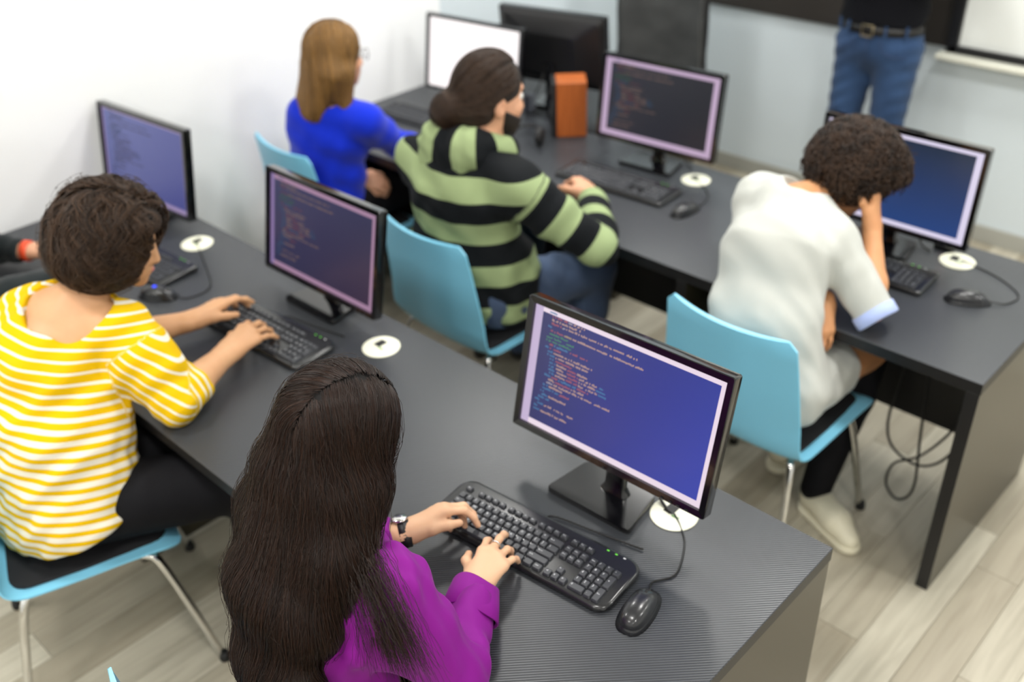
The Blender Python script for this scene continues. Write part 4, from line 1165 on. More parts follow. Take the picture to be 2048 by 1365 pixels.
# ------------------------------------------------------------------ woman in purple, long dark hair (foreground)
def purple_woman():
    J = jdict(pelvis=(-0.55, -0.935, 0.585), waist=(-0.55, -0.918, 0.76), chest=(-0.552, -0.885, 0.93), neck=(-0.557, -0.855, 1.085), head=(-0.562, -0.782, 1.222),
              shL=(-0.700, -0.845, 1.010), shR=(-0.402, -0.848, 1.015), elL=(-0.765, -0.79, 0.81), wrL=(-0.648, -0.606, 0.818), elR=(-0.322, -0.785, 0.800), wrR=(-0.440, -0.615, 0.810),
              hipL=(-0.64, -0.92, 0.555), hipR=(-0.47, -0.92, 0.555), knL=(-0.67, -0.56, 0.54), knR=(-0.46, -0.56, 0.54), anL=(-0.67, -0.52, 0.11), anR=(-0.46, -0.52, 0.11), toeL=(-0.68, -0.36, 0.035), toeR=(-0.45, -0.36, 0.035))
    J['hF'] = frame_from((0.13, 0.93, -0.36), (0, 0, 1))
    J['handL'] = ((0.035, 0.165, 0.02), (-0.50, 0.0, 1.0), dict(curls=((0.55, 0.65, 0.4), (0.55, 0.75, 0.45), (0.65, 0.8, 0.45), (0.75, 0.85, 0.5)), thumb=(0.25, 0.25), sc=1.0))
    J['handR'] = ((-0.055, 0.165, 0.006), (0.15, -0.05, 1.0), dict(curls=((0.40, 0.5, 0.4), (0.22, 0.40, 0.35), (0.40, 0.6, 0.45), (0.32, 0.5, 0.4)), spread=0.16, thumb=(0.75, 0.5), sc=0.97))
    t, B, loc, F = start_person(J, 'woman with very long dark hair in a purple shirt, typing in the foreground', SK_FAIR, 0.0038)
    fo = folds([((1, 0.2, 0.6), 0.07, 0.0045), ((0.3, 1, -0.5), 0.05, 0.004), ((-0.4, 0.5, 1), 0.09, 0.005), ((1, -1, 0.2), 0.035, 0.002)], 4)
    T = [q.grown(0.014) for q in pick(B, 'torso')]+[q.grown(0.017) for q in pick(B, 'uarmL', 'uarmR')]
    for s in 'LR':
        e, w = J['el'+s], J['wr'+s]
        T.append(P(e, e+(w-e)*0.62, 0.056, 0.054, 'farm'+s, 0.02))
        T.append(cap_cut(e+(w-e)*0.84, w-e, 0.07, 0.2))
        T[-2].b = e+(w-e)*0.80; T[-2].rb = 0.047
    T.append(neckhole(J, (0.085, 0.08, 0.07)))
    build('shirt', T, 0.005, M_purple, t, loc, fo, 0.01)
    for s in 'LR':
        e, w = J['el'+s], J['wr'+s]; ax = nrm(w-e); L = np.linalg.norm(w-e)
        if s == 'R':
            sleeve_lathe('cuff', e+ax*(L-0.075), ax, [(0.0, 0.050), (-0.004, 0.053), (-0.003, 0.056), (0.04, 0.051), (0.075, 0.0455), (0.078, 0.0435), (0.075, 0.0415), (0.02, 0.044)], M_purple, t, loc, 32, 0.05, 0.85)
        else:
            sleeve_lathe('cuff', e+ax*(L-0.08), ax, [(0.0, 0.044), (0.003, 0.047), (0.045, 0.041), (0.048, 0.038), (0.02, 0.036)], M_purple, t, loc, 28, 0.03, 0.9)
    # watch on the left wrist, rings on both hands
    ax = nrm(J['wrL']-J['elL'])
    o = sleeve_lathe('watch', J['wrL']-ax*0.006, ax, [(-0.011, 0.0300), (-0.012, 0.0345), (0.012, 0.0345), (0.011, 0.0300)], M_strap, t, loc, 28, 0, 0.84)
    bm = bmesh.new(); lathe(bm, [(0.016, 0), (0.017, 0.004), (0.015, 0.007), (0.004, 0.0075)], 20)
    Rz = Matrix(np.stack([nrm(np.cross(ax, V3(-0.25, 0.1, 1))), ax, nrm(V3(-0.3, 0.1, 1))], 1).tolist()).to_euler()
    add_obj('watch_case', mesh_of(bm, True), M_steel, o, Vector(J['wrL']-ax*0.006+V3(-0.014, 0.002, 0.0255))-Vector(loc), Rz)
    hp_ = pick(B, 'finger')
    ringR, ringL = hp_[18], hp_[3]
    nh = len(hp_)//2
    for lab, q in (('ring', hp_[nh+3]), ('ring', hp_[6])):
        ring_obj('ring', q.a+(q.b-q.a)*0.52, q.b-q.a, q.ra+0.0006, 0.0014, M_steel, t, loc)
    TR = [q.grown(0.012) for q in [B[0]]+pick(B, 'thighL', 'thighR', 'shinL', 'shinR')]
    TR[0].a = TR[0].a.copy(); TR[0].b = TR[0].a+(TR[0].b-TR[0].a)*0.55
    build('trousers', TR, 0.007, M_blacktrouser, t, loc)
    foot_wear(B, t, loc, M_shoe)
    # hair
    hm = hair_mat('dark_brown_hair', rgb(17, 10, 7), rgb(60, 35, 21), 0.28)
    hb = mat('dark_hair_mass', rgb(12, 9, 8), 0.6, spec=0.2)
    g = lambda x, y, z: J['head']+F.T@V3(x, y, z)
    lat = V3(1, 0, 0)
    fr = np.stack([V3(1, 0, 0), V3(0, 0.97, 0.25), V3(0, -0.25, 0.97)])
    HP = [E(g(0, -0.012, 0.036), (0.088, 0.108, 0.098), F, 'h', 0.03), E(g(0, -0.02, -0.03), (0.086, 0.090, 0.10), F, 'h', 0.04),
          P((-0.566, -0.872, 1.17), (-0.545, -0.978, 1.00), 0.054, 0.046, 'h', 0.06, fr, V3(1.9, 1, 1)),
          P((-0.545, -0.978, 1.00), (-0.490, -1.025, 0.88), 0.046, 0.040, 'h', 0.04, fr, V3(2.0, 1, 1)), P((-0.490, -1.025, 0.88), (-0.455, -1.055, 0.64), 0.040, 0.030, 'h', 0.04, fr, V3(2.2, 1, 1)),
          P((-0.485, -0.81, 1.16), (-0.452, -0.892, 1.075), 0.038, 0.036, 'h', 0.05), P((-0.452, -0.892, 1.075), (-0.440, -0.952, 0.98), 0.034, 0.026, 'h', 0.05),
          P((-0.635, -0.80, 1.16), (-0.680, -0.875, 1.07), 0.039, 0.042, 'h', 0.05), P((-0.680, -0.875, 1.07), (-0.655, -0.945, 0.97), 0.042, 0.030, 'h', 0.04), P((-0.655, -0.945, 0.97), (-0.575, -1.015, 0.86), 0.030, 0.02, 'h', 0.04),
          E(g(0.0, 0.125, -0.05), (0.066, 0.075, 0.115), F, 'h', 0.015, 's')]
    base = build('hair', [q.grown(-0.006) if q.op == 'u' else q for q in HP], 0.006, hb, t, loc)
    def flow(X, u, ph):
        Y = (X-J['head'])@F.T
        f = np.tile(V3(0, 0, -1.0), (len(X), 1))
        onhead = (Y[:, 2] > -0.02)
        part = 0.028
        side = np.sign(Y[:, 0]-part)
        w = np.clip((Y[:, 2]-0.03)/0.06, 0, 1)
        f += (side*w*0.9)[:, None]*F[0]+(-w*0.45)[:, None]*F[1]
        low = np.clip((0.02-Y[:, 2])/0.06, 0, 1)*np.clip((Y[:, 2]+0.16)/0.05, 0, 1)
        f += (-low*0.55*np.clip(Y[:, 1]+0.05, 0, 0.1)/0.1)[:, None]*F[1]
        f += (0.13*np.sin(X[:, 2]*26+ph))[:, None]*V3(1, 0, 0)
        f += (np.clip((-0.50-X[:, 0])*5.0, -0.5, 0.7)*np.clip((1.0-X[:, 2])/0.1, 0, 1))[:, None]*V3(1, 0, 0)
        return f
    r = np.random.default_rng(1)
    n = 900
    roots = scalp_roots(J['head'], F, n, (0.082, 0.100, 0.090), lambda v: (v[:, 2] > -0.55) & (v[:, 1] < 0.62+0.25*v[:, 2]) & ((v[:, 2] > 0.1) | (v[:, 1] < 0.25)), 1, (0, -0.012, 0.036))
    roots, ph, lf = locks(roots, 17, 0.0032, 7); n = len(roots)
    lim = r.uniform(0.64, 0.80, n)
    S3 = groom(HP, roots, flow, 46, 0.0165, r.uniform(-0.001, 0.003, n)+lf*0.0045, lambda X, i: X[:, 2] < lim, 0.045, 2, ph)
    strand_obj('hair_strand', S3, hm, base, loc, 0.00036, 0.0002)
    n2 = 520   # loose fly-away hairs
    S4 = groom(HP, scalp_roots(J['head'], F, n2, (0.082, 0.100, 0.090), lambda v: (v[:, 2] > -0.3) & (v[:, 1] < 0.7), 5, (0, -0.012, 0.036)), flow, 46, 0.0155, r.uniform(0.003, 0.013, n2), lambda X, i: X[:, 2] < 0.74+0.2*r.random(len(X)), 0.28, 8)
    strand_obj('loose_strand', S4, hm, base, loc, 0.00030, 0.00015)
    n3 = 420   # a thinner lock over the right shoulder
    a0 = np.array([(-0.478, -0.82, 1.15), (-0.430, -0.868, 1.10), (-0.388, -0.885, 1.085), (-0.335, -0.900, 1.03), (-0.305, -0.905, 0.96)])
    ts = np.linspace(0, 1, 22); ctrl = np.array([[np.interp(u, np.linspace(0, 1, 5), a0[:, c]) for c in range(3)] for u in ts])
    S5 = ctrl[None]+r.normal(size=(n3, 1, 3))*0.013+np.cumsum(r.normal(size=(n3, 22, 3))*0.0018, 1)+(r.normal(size=(n3, 1, 1))*0.03*ts[None, :, None]**1.6)*np.array([1, 0.3, 0.2])
    strand_obj('shoulder_lock', S5, hm, base, loc, 0.00036, 0.00018)
    brow_and_lips(J, t, loc, F, hb)
    return t
purple_woman()

# ------------------------------------------------------------------ woman in yellow stripes
def yellow_woman():
    J = jdict(pelvis=(-1.685, -0.955, 0.585), waist=(-1.69, -0.935, 0.76), chest=(-1.705, -0.865, 0.915), neck=(-1.690, -0.755, 1.045), head=(-1.648, -0.632, 1.180),
              shL=(-1.808, -0.815, 0.975), shR=(-1.575, -0.708, 0.975), elL=(-1.83, -0.655, 0.812), wrL=(-1.752, -0.438, 0.811), elR=(-1.448, -0.672, 0.810), wrR=(-1.533, -0.462, 0.811),
              hipL=(-1.765, -0.91, 0.565), hipR=(-1.585, -0.975, 0.560), knL=(-1.56, -0.50, 0.55), knR=(-1.345, -0.585, 0.55), anL=(-1.56, -0.46, 0.11), anR=(-1.32, -0.54, 0.11), toeL=(-1.52, -0.31, 0.035), toeR=(-1.26, -0.40, 0.035), w=1.06, armsc=1.14, legsc=1.25, hipw=1.0)
    J['hF'] = frame_from((0.60, 0.74, -0.32), (0.05, 0.1, 1))
    J['handL'] = ((-0.02, 0.165, 0.004), (-0.2, 0.0, 1.0), dict(curls=((0.2, 0.4, 0.35), (0.35, 0.55, 0.4), (0.45, 0.6, 0.4), (0.5, 0.6, 0.4)), thumb=(0.55, 0.4), sc=1.10))
    J['handR'] = ((-0.055, 0.165, 0.004), (0.2, 0.0, 1.0), dict(curls=((0.45, 0.5, 0.4), (0.40, 0.5, 0.4), (0.35, 0.5, 0.4), (0.25, 0.35, 0.3)), spread=0.2, thumb=(0.5, 0.4), sc=1.10))
    t, B, loc, F = start_person(J, 'woman with a dark bob in a yellow and white striped top, typing at the desk', SK_MID, 0.0042)
    up = nrm(J['neck']-J['pelvis'])
    fo = folds([((0.7, 0.2, -0.75), 0.085, 0.0035), ((0.75, 0.1, -0.6), 0.05, 0.002), ((0.2, 1, 0.4), 0.10, 0.003), ((1, -0.6, 0.6), 0.045, 0.0015)], 11)
    T = [q.grown(0.014) for q in pick(B, 'torso')]
    T += [q.grown(0.020, 0.05) for q in pick(B, 'uarmL', 'uarmR')]
    fr = np.stack([nrm(V3(0.94, 0.30, 0)), nrm(V3(-0.30, 0.94, 0.12)), V3(0, -0.12, 0.99)])
    T += [P((-1.685, -0.93, 0.76), (-1.672, -0.965, 0.545), 0.128, 0.150, 'torso', 0.05, fr, V3(1.42, 1, 1)),
          P((-1.59, -0.90, 0.72), (-1.560, -0.930, 0.56), 0.112, 0.140, 'torso', 0.08), P((-1.58, -0.825, 0.80), (-1.555, -0.85, 0.66), 0.082, 0.07, 'torso', 0.06)]
    for s in 'LR':
        e, w = J['el'+s], J['wr'+s]; ax = nrm(w-e)
        T.append(P(e-ax*0.01, e+ax*0.075, 0.056, 0.052, 'farm'+s, 0.025)); T.append(cap_cut(e+ax*0.085, ax, 0.08, 0.2))
    T.append(neckhole(J, (0.108, 0.105, 0.105), (0.022, -0.045, 0.03)))
    T.append(H((-1.66, -1.0, 0.495), (0.20, 0.26, -1), 0.01))
    sf = stripes_for(J, B, 'along', 1.1)
    build('striped_top', T, 0.0048, M_yellow, t, loc, fo, 0.012, 1, sf)
    TR = [q.grown(0.010) for q in [B[0]]+pick(B, 'thighL', 'thighR', 'shinL', 'shinR')]
    TR[0] = B[0].grown(0.004); TR[0].b = TR[0].a+(TR[0].b-TR[0].a)*0.25
    build('leggings', TR, 0.006, M_blacktrouser, t, loc)
    foot_wear(B, t, loc, M_shoe)
    hm = hair_mat('brown_bob_hair', rgb(28, 20, 15), rgb(98, 72, 52), 0.4); hb = mat('brown_hair_mass', rgb(22, 16, 12), 0.7, spec=0.2)
    g = lambda x, y, z: J['head']+F.T@V3(x, y, z)
    HP = [E(g(0, -0.016, 0.040), (0.104, 0.118, 0.100), F, 'h', 0.04), E(g(0.0, -0.038, -0.035), (0.118, 0.106, 0.088), F, 'h', 0.05), E(g(-0.035, -0.035, -0.015), (0.095, 0.10, 0.09), F, 'h', 0.05),
          E(g(0.03, 0.075, 0.078), (0.055, 0.036, 0.030), F, 'h', 0.04), E(g(0.0, 0.148, -0.045), (0.078, 0.088, 0.112), F, 'h', 0.015, 's')]
    base = build('hair', [q.grown(-0.010) if q.op == 'u' else q for q in HP], 0.006, hb, t, loc, folds([((1, 0.5, 0), 0.05, 0.004), ((0, 1, 0.2), 0.04, 0.003)], 3), 0.01)
    def flow(X, u, ph):
        Y = (X-J['head'])@F.T
        f = np.tile(V3(0, 0, -1.0), (len(X), 1))
        w = np.clip((Y[:, 2]-0.06)/0.06, 0, 1)
        f += (np.sign(Y[:, 0]-0.02)*w*1.0)[:, None]*F[0]-(w*0.4)[:, None]*F[1]
        wv = np.sin(u*16+ph)*1.15
        return f+wv[:, None]*F[0]+(np.cos(u*14+ph*1.7)*0.9)[:, None]*F[1]
    r = np.random.default_rng(3); n = 430
    roots = scalp_roots(J['head'], F, n, (0.092, 0.106, 0.092), lambda v: (v[:, 2] > -0.5) & (v[:, 1] < 0.6+0.6*v[:, 2]) & ((v[:, 2] > 0.1) | (v[:, 1] < 0.3)), 21, (0, -0.016, 0.038))
    roots, ph, lf = locks(roots, 15, 0.0035, 11); n = len(roots)
    stopz = np.repeat(r.uniform(-0.165, -0.075, n//15), 15)+r.uniform(-0.012, 0.012, n)
    S3 = groom(HP, roots, flow, 30, 0.0105, r.uniform(0.0, 0.003, n)+0.019*lf-0.002, lambda X, i: ((X-J['head'])@F.T)[:, 2] < stopz, 0.07, 5, ph)
    strand_obj('hair_strand', S3, hm, base, loc, 0.0007, 0.0003)
    n2 = 260
    S4 = groom(HP, scalp_roots(J['head'], F, n2, (0.10, 0.112, 0.098), lambda v: (v[:, 1] < 0.6) & (v[:, 2] > -0.7), 6, (0, -0.016, 0.03)), flow, 18, 0.009, r.uniform(0.006, 0.028, n2), None, 0.5, 9)
    strand_obj('loose_strand', S4, hm, base, loc, 0.0005, 0.0002)
    brow_and_lips(J, t, loc, F, hb)
    return t
yellow_woman()

# ------------------------------------------------------------------ man in the striped hoodie
def hoodie_man():
    J = jdict(pelvis=(-1.585, 0.49, 0.600), waist=(-1.585, 0.485, 0.77), chest=(-1.58, 0.475, 0.95), neck=(-1.565, 0.520, 1.090), head=(-1.553, 0.590, 1.222),
              shL=(-1.775, 0.470, 0.995), shR=(-1.370, 0.500, 0.998), elL=(-1.91, 0.66, 0.80), wrL=(-1.88, 0.86, 0.81), elR=(-1.175, 0.660, 0.795), wrR=(-1.405, 0.905, 0.815),
              hipL=(-1.67, 0.49, 0.565), hipR=(-1.475, 0.49, 0.565), knL=(-1.72, 0.90, 0.56), knR=(-1.37, 0.88, 0.56), anL=(-1.72, 0.86, 0.11), anR=(-1.42, 0.84, 0.11), toeL=(-1.74, 1.02, 0.04), toeR=(-1.40, 1.0, 0.04),
              w=1.14, armsc=1.18, legsc=1.12, nw=1.12, hs=1.10)
    J['hF'] = frame_from((0.27, 0.94, -0.14), (0, 0, 1))
    J['handR'] = ((-0.80, 0.50, -0.02), (0.2, 0.35, 1.0), dict(curl=(0.75, 1.0, 0.7), thumb=(0.7, 0.5), sc=1.24))
    J['handL'] = ((-0.05, 0.98, 0.0), (-0.1, 0, 1.0), dict(sc=1.1, curl=(0.6, 0.8, 0.5)))
    t, B, loc, F = start_person(J, 'man with dark hair in a bun, wearing a green and black striped hoodie', SK_ROSE, 0.0055)
    fo = folds([((0.5, 0.3, 1), 0.12, 0.0045), ((1, 0.4, -0.7), 0.08, 0.003), ((0.2, 1, 0.2), 0.10, 0.003)], 8)
    T = [q.grown(0.020) for q in pick(B, 'torso')]+[q.grown(0.018) for q in pick(B, 'uarmL', 'uarmR', 'farmL', 'farmR')]
    for s in 'LR':
        e, w = J['el'+s], J['wr'+s]; T.append(cap_cut(w-(w-e)*0.06, w-e, 0.07, 0.2))
    fr = np.stack([V3(1, 0.05, 0), V3(-0.05, 1, 0), V3(0, 0, 1)])
    T.append(P((-1.585, 0.49, 0.72), (-1.585, 0.495, 0.55), 0.134, 0.134, 'torso', 0.05, fr, V3(1.62, 1, 1)))
    T.append(P((-1.57, 0.55, 0.66), (-1.575, 0.56, 0.56), 0.125, 0.125, 'torso', 0.05, fr, V3(1.68, 1, 1)))
    N = J['neck']
    hood = [P(N+V3(-0.115, 0.03, 0.0), N+V3(-0.075, -0.075, 0.025), 0.042, 0.052, 'hood', 0.03), P(N+V3(-0.075, -0.075, 0.025), N+V3(0.055, -0.075, 0.025), 0.052, 0.052, 'hood', 0.03),
            P(N+V3(0.055, -0.075, 0.025), N+V3(0.11, 0.03, 0.0), 0.052, 0.040, 'hood', 0.03), P(N+V3(-0.02, -0.088, -0.01), N+V3(-0.045, -0.125, -0.15), 0.058, 0.042, 'hood', 0.04, np.eye(3), V3(2.0, 1, 1)), P(N+V3(-0.045, -0.115, -0.13), N+V3(-0.05, -0.105, -0.18), 0.05, 0.03, 'hood', 0.04)]
    T += [E(N+V3(0, 0.03, 0.035), (0.070, 0.085, 0.07), None, '', 0.01, 's')]
    sf0 = stripes_for(J, B, 'across')
    build('hoodie', T+[H((0, 0, 0.50), (0, 0, -1), 0.01)], 0.0058, M_hoodie, t, loc, fo, 0.014, 1, sf0)
    def hs(V):
        x = V[:, 0]-N[0]; y = V[:, 1]-N[1]; a = np.arctan2(x, -(y-0.03))
        return {'stripe': a*0.160+0.035+2.92}
    build('hood', hood+[E(N+V3(0, 0.03, 0.05), (0.066, 0.08, 0.09), None, '', 0.01, 's')], 0.0055, M_hoodie, t, loc, folds([((0.4, 0.3, 1), 0.045, 0.004), ((1, 0.2, 0.3), 0.06, 0.003)], 5), 0.01, 1, hs)
    TR = [q.grown(0.014) for q in [B[0]]+pick(B, 'thighL', 'thighR', 'shinL', 'shinR')]
    TR[0].b = TR[0].a+(TR[0].b-TR[0].a)*0.4
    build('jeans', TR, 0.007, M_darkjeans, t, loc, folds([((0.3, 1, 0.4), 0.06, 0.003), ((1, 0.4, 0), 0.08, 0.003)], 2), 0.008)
    foot_wear(B, t, loc, M_shoe)
    hm = hair_mat('tied_dark_hair', rgb(36, 26, 20), rgb(84, 62, 46), 0.42); hb = mat('tied_hair_mass', rgb(34, 25, 20), 0.55)
    g = lambda x, y, z: J['head']+F.T@(V3(x, y, z)*1.10)
    cap = [E(g(0, -0.014, 0.038), (0.091, 0.113, 0.101), F, 'h', 0.03), E(g(0, -0.055, -0.025), (0.076, 0.063, 0.070), F, 'h', 0.05),
           E(g(0.0, 0.118, -0.035), (0.086, 0.084, 0.118), F, 'h', 0.01, 's'), E(g(0.08, 0.0, -0.045), (0.03, 0.035, 0.045), F, 'h', 0.008, 's'), E(g(-0.08, 0.0, -0.045), (0.03, 0.035, 0.045), F, 'h', 0.008, 's')]
    bunc = g(-0.018, -0.124, -0.040)
    bun = [E(bunc, (0.056, 0.050, 0.056), F, 'h', 0.03), P(g(-0.01, -0.10, -0.02), bunc, 0.028, 0.03, 'h', 0.03), E(g(-0.018, -0.118, -0.095), (0.042, 0.034, 0.036), F, 'h', 0.03)]
    base = build('hair', [q.grown(-0.003) if q.op == 'u' else q for q in cap+bun], 0.0055, hb, t, loc, folds([((1, 0.2, 0.6), 0.03, 0.002)], 2), 0.005)
    tie = g(-0.012, -0.112, -0.025)
    ring_obj('hair_tie', tie+V3(0, 0, -0.052), V3(0, 0.4, 1), 0.012, 0.004, M_tie, base, loc)
    allp = cap[:2]+bun+cap[2:]
    def flow(X, u, ph):
        d = tie-X; f = d/np.maximum(np.linalg.norm(d, axis=1, keepdims=True), 1e-6)
        return f+(0.18*np.sin(u*14+ph))[:, None]*F[2]
    r = np.random.default_rng(5); n = 260
    roots = scalp_roots(J['head'], F, n, (0.089, 0.111, 0.099), lambda v: (v[:, 2] > -0.75) & (v[:, 1] < 0.55+0.3*v[:, 2]) & ((v[:, 2] > 0.0) | (v[:, 1] < 0.1)), 4, (0, -0.014, 0.036))
    roots, ph, lf = locks(roots, 12, 0.0035, 13); n = len(roots)
    S3 = groom(allp, roots, flow, 22, 0.0095, r.uniform(0.0005, 0.003, n)+0.004*lf, lambda X, i: np.linalg.norm(X-tie, axis=1) < 0.03, 0.06, 3, ph)
    strand_obj('hair_strand', S3, hm, base, loc, 0.0009, 0.0004)
    n2 = 900
    v = r.normal(size=(n2, 3)); v /= np.linalg.norm(v, axis=1, keepdims=True)
    def swirl(X, u, ph):
        d = X-bunc; return np.cross(d, F[1]+0.5*F[2])+(0.4*np.sin(u*9+ph))[:, None]*d
    S4 = groom(bun, bunc+v*np.array([0.05, 0.046, 0.05])@F if False else bunc+(v*0.052)@F, swirl, 16, 0.009, r.uniform(0.0005, 0.007, n2), None, 0.15, 4)
    strand_obj('bun_strand', S4, hm, base, loc, 0.0009, 0.0005)
    loc_y = lambda X: ((X-J['head'])@F.T)[..., 1]
    loc_z = lambda X: ((X-J['head'])@F.T)[..., 2]
    beard = [q.grown(0.006) for q in pick(B, 'head')[:4]]+[Fn(lambda X: -0.020-0.45*np.clip(loc_y(X), 0, 0.1)-loc_z(X), 's', 0.006), Fn(lambda X: loc_y(X)-0.012, 's', 0.006),
             E(g(0, 0.100, -0.066), (0.020, 0.03, 0.010), F, 'h', 0.004, 's')]
    build('beard', beard, 0.004, hb, t, loc)
    brow_and_lips(J, t, loc, F, hb)
    return t
hoodie_man()

# ------------------------------------------------------------------ curly haired woman in the pale dress
def curly_woman():
    J = jdict(pelvis=(-0.560, 0.655, 0.585), waist=(-0.585, 0.69, 0.76), chest=(-0.625, 0.79, 0.92), neck=(-0.640, 0.905, 1.035), head=(-0.570, 1.060, 1.075),
              shL=(-0.800, 0.968, 0.965), shR=(-0.495, 0.855, 0.955), elL=(-0.735, 1.01, 0.812), wrL=(-0.468, 0.798, 0.800), elR=(-0.352, 0.845, 0.808), wrR=(-0.452, 0.995, 0.965),
              hipL=(-0.655, 0.665, 0.56), hipR=(-0.465, 0.655, 0.56), knL=(-0.66, 1.09, 0.55), knR=(-0.425, 1.075, 0.55), anL=(-0.62, 0.98, 0.11), anR=(-0.425, 0.856, 0.10), toeL=(-0.60, 1.08, 0.035), toeR=(-0.262, 0.782, 0.035), w=1.02, legsc=1.12, hipw=1.05)
    J['hF'] = frame_from((0.16, 0.72, -0.68), (0.12, 0.66, 0.74))
    J['handR'] = ((-0.28, 0.34, 0.88), (0.88, 0.25, 0.25), dict(curl=(0.35, 0.45, 0.35), thumb=(0.6, 0.4), sc=1.0))
    J['handL'] = ((0.34, -0.62, -0.66), (0.45, -0.35, 0.75), dict(curl=(0.45, 0.6, 0.45), thumb=(0.55, 0.5), sc=0.97))
    t, B, loc, F = start_person(J, 'woman with short dark curly hair in a pale knitted dress, head resting on her hand', SK_TAN, 0.0052)
    fo = folds([((0.4, 0.5, 1), 0.10, 0.0025), ((1, 0.5, -0.4), 0.07, 0.002), ((0.2, 1, 0.4), 0.05, 0.0012)], 14)
    T = [q.grown(0.010) for q in pick(B, 'torso')]+[q.grown(0.012) for q in pick(B, 'uarmL', 'uarmR')]
    for s in 'LR':
        e, w = J['el'+s], J['wr'+s]; ax = nrm(w-e)
        if s == 'L': T.append(P(e, e+ax*0.05, 0.052, 0.052, 'farm'+s, 0.02)); T.append(cap_cut(e+ax*0.045, ax, 0.075, 0.25))
        else:
            ua = nrm(e-J['shR']); T.append(P(e-ua*0.06, e+ua*0.05, 0.054, 0.052, 'uarmR', 0.02)); T.append(cap_cut(e+ua*0.024, ua, 0.09, 0.3))
    for q in pick(B, 'thighL', 'thighR'):
        g_ = q.grown(0.013); g_.b = q.a+(q.b-q.a)*0.60; g_.rb = 0.086; T.append(g_)
    ft = nrm(J['knR']-J['hipR'])
    T.append(H(J['hipR']+ft*0.235, ft+V3(0.05, 0, 0), 0.006))
    T2 = [q for q in T if not isinstance(q, H)]
    T2.append(cap_cut(J['hipR']+ft*0.235+V3(-0.09, 0, 0), ft, 0.26, 0.3))
    T2.append(P(J['shL']+V3(0.01, 0, 0.012), J['neck']+V3(-0.045, -0.01, -0.02), 0.050, 0.064, 'torso', 0.06))
    T2.append(P(J['shR']+V3(-0.01, 0, 0.012), J['neck']+V3(0.045, -0.02, -0.025), 0.060, 0.055, 'torso', 0.04))
    lat = nrm(J['shR']-J['shL'])
    T2.append(P(J['shL']+V3(0.015, -0.03, -0.035), J['waist']-lat*0.085, 0.062, 0.075, 'torso', 0.07))
    T2.append(neckhole(J, (0.066, 0.062, 0.06), (0, 0.02, 0.045)))
    build('knitted_dress', T2, 0.0055, M_pale, t, loc, fo, 0.008)
    for s in 'LR':
        e, w = J['el'+s], J['wr'+s]; ax = nrm(w-e)
        if s == 'R': ax = nrm(e-J['shR'])
        sleeve_lathe('blue_cuff', e+ax*(0.026 if s == 'L' else 0.0), ax, [(0.0, 0.056), (0.002, 0.0605), (0.034, 0.0605), (0.037, 0.056), (0.02, 0.045)], M_cuffblue, t, loc, 28, 0.02)
    SH = [q.grown(0.008) for q in pick(B, 'shinL', 'shinR')]
    build('long_boots', SH, 0.006, M_blacktrouser, t, loc)
    foot_wear(B, t, loc, M_sole, M_sole)
    # small dark mark at the nape
    hm = hair_mat('curly_dark_hair', rgb(22, 15, 12), rgb(84, 60, 42), 0.45); hb = mat('curly_hair_mass', rgb(12, 9, 7), 0.8, spec=0.1)
    g = lambda x, y, z: J['head']+F.T@V3(x, y, z)
    HP = [E(g(0, -0.014, 0.052), (0.128, 0.130, 0.112), F, 'h', 0.04), E(g(0, -0.060, -0.010), (0.108, 0.072, 0.085), F, 'h', 0.05), E(g(0.02, 0.06, 0.07), (0.10, 0.07, 0.07), F, 'h', 0.04),
          E(g(0.0, 0.128, -0.055), (0.080, 0.082, 0.105), F, 'h', 0.015, 's')]
    base = build('hair', [q.grown(-0.012) if q.op == 'u' else q for q in HP], 0.007, hb, t, loc, folds([((1, 0.3, 0.2), 0.045, 0.006), ((0.2, 1, 0.4), 0.04, 0.006), ((0.3, -0.4, 1), 0.05, 0.006)], 6), 0.02)
    r = np.random.default_rng(12); n = 2600
    v = r.normal(size=(n*4, 3)); v /= np.linalg.norm(v, axis=1, keepdims=True)
    X = g(0, -0.014, 0.045)+(v*np.array([0.13, 0.13, 0.12]))@F
    for _ in range(3): X = X-grad(HP, X)*(evald(HP, X))[:, None]
    Y = (X-J['head'])@F.T
    ok = (Y[:, 2] > -0.10) & ~((Y[:, 1] > 0.055) & (Y[:, 2] < 0.05)); X = X[ok][:n]; n = len(X)
    N_ = grad(HP, X); k = 22; th = np.linspace(0, 1, k)
    ax = np.cross(N_, r.normal(size=(n, 3))); ax /= np.linalg.norm(ax, axis=1, keepdims=True); bx = np.cross(N_, ax)
    rad = r.uniform(0.006, 0.0105, (n, 1)); turns = r.uniform(1.6, 2.6, (n, 1)); sgn = r.choice([-1, 1], (n, 1)); phs = r.uniform(0, 6.28, (n, 1))
    ang = sgn*turns*6.283*th[None]+phs; ln = r.uniform(0.014, 0.034, (n, 1))
    S3 = X[:, None]+N_[:, None]*((-0.010+ln*th[None]*0.7)[..., None])+ax[:, None]*((rad*np.cos(ang)+ln*0.5*(th[None]-0.3))[..., None])+bx[:, None]*((rad*np.sin(ang))[..., None])+V3(0, 0, -0.012)*(th[None, :, None]**2)
    strand_obj('curl', S3, hm, base, loc, 0.0019, 0.0012)
    brow_and_lips(J, t, loc, F, hb)
    for s, nm in ((-1, 'earring'), (1, 'earring')):
        add_obj(nm, tube_mesh([Vector(g(0.078*s, -0.012, -0.045))-Vector(loc), Vector(g(0.079*s, -0.012, -0.062))-Vector(loc)], 0.004, 8), M_orange, t)
    return t
curly_woman()

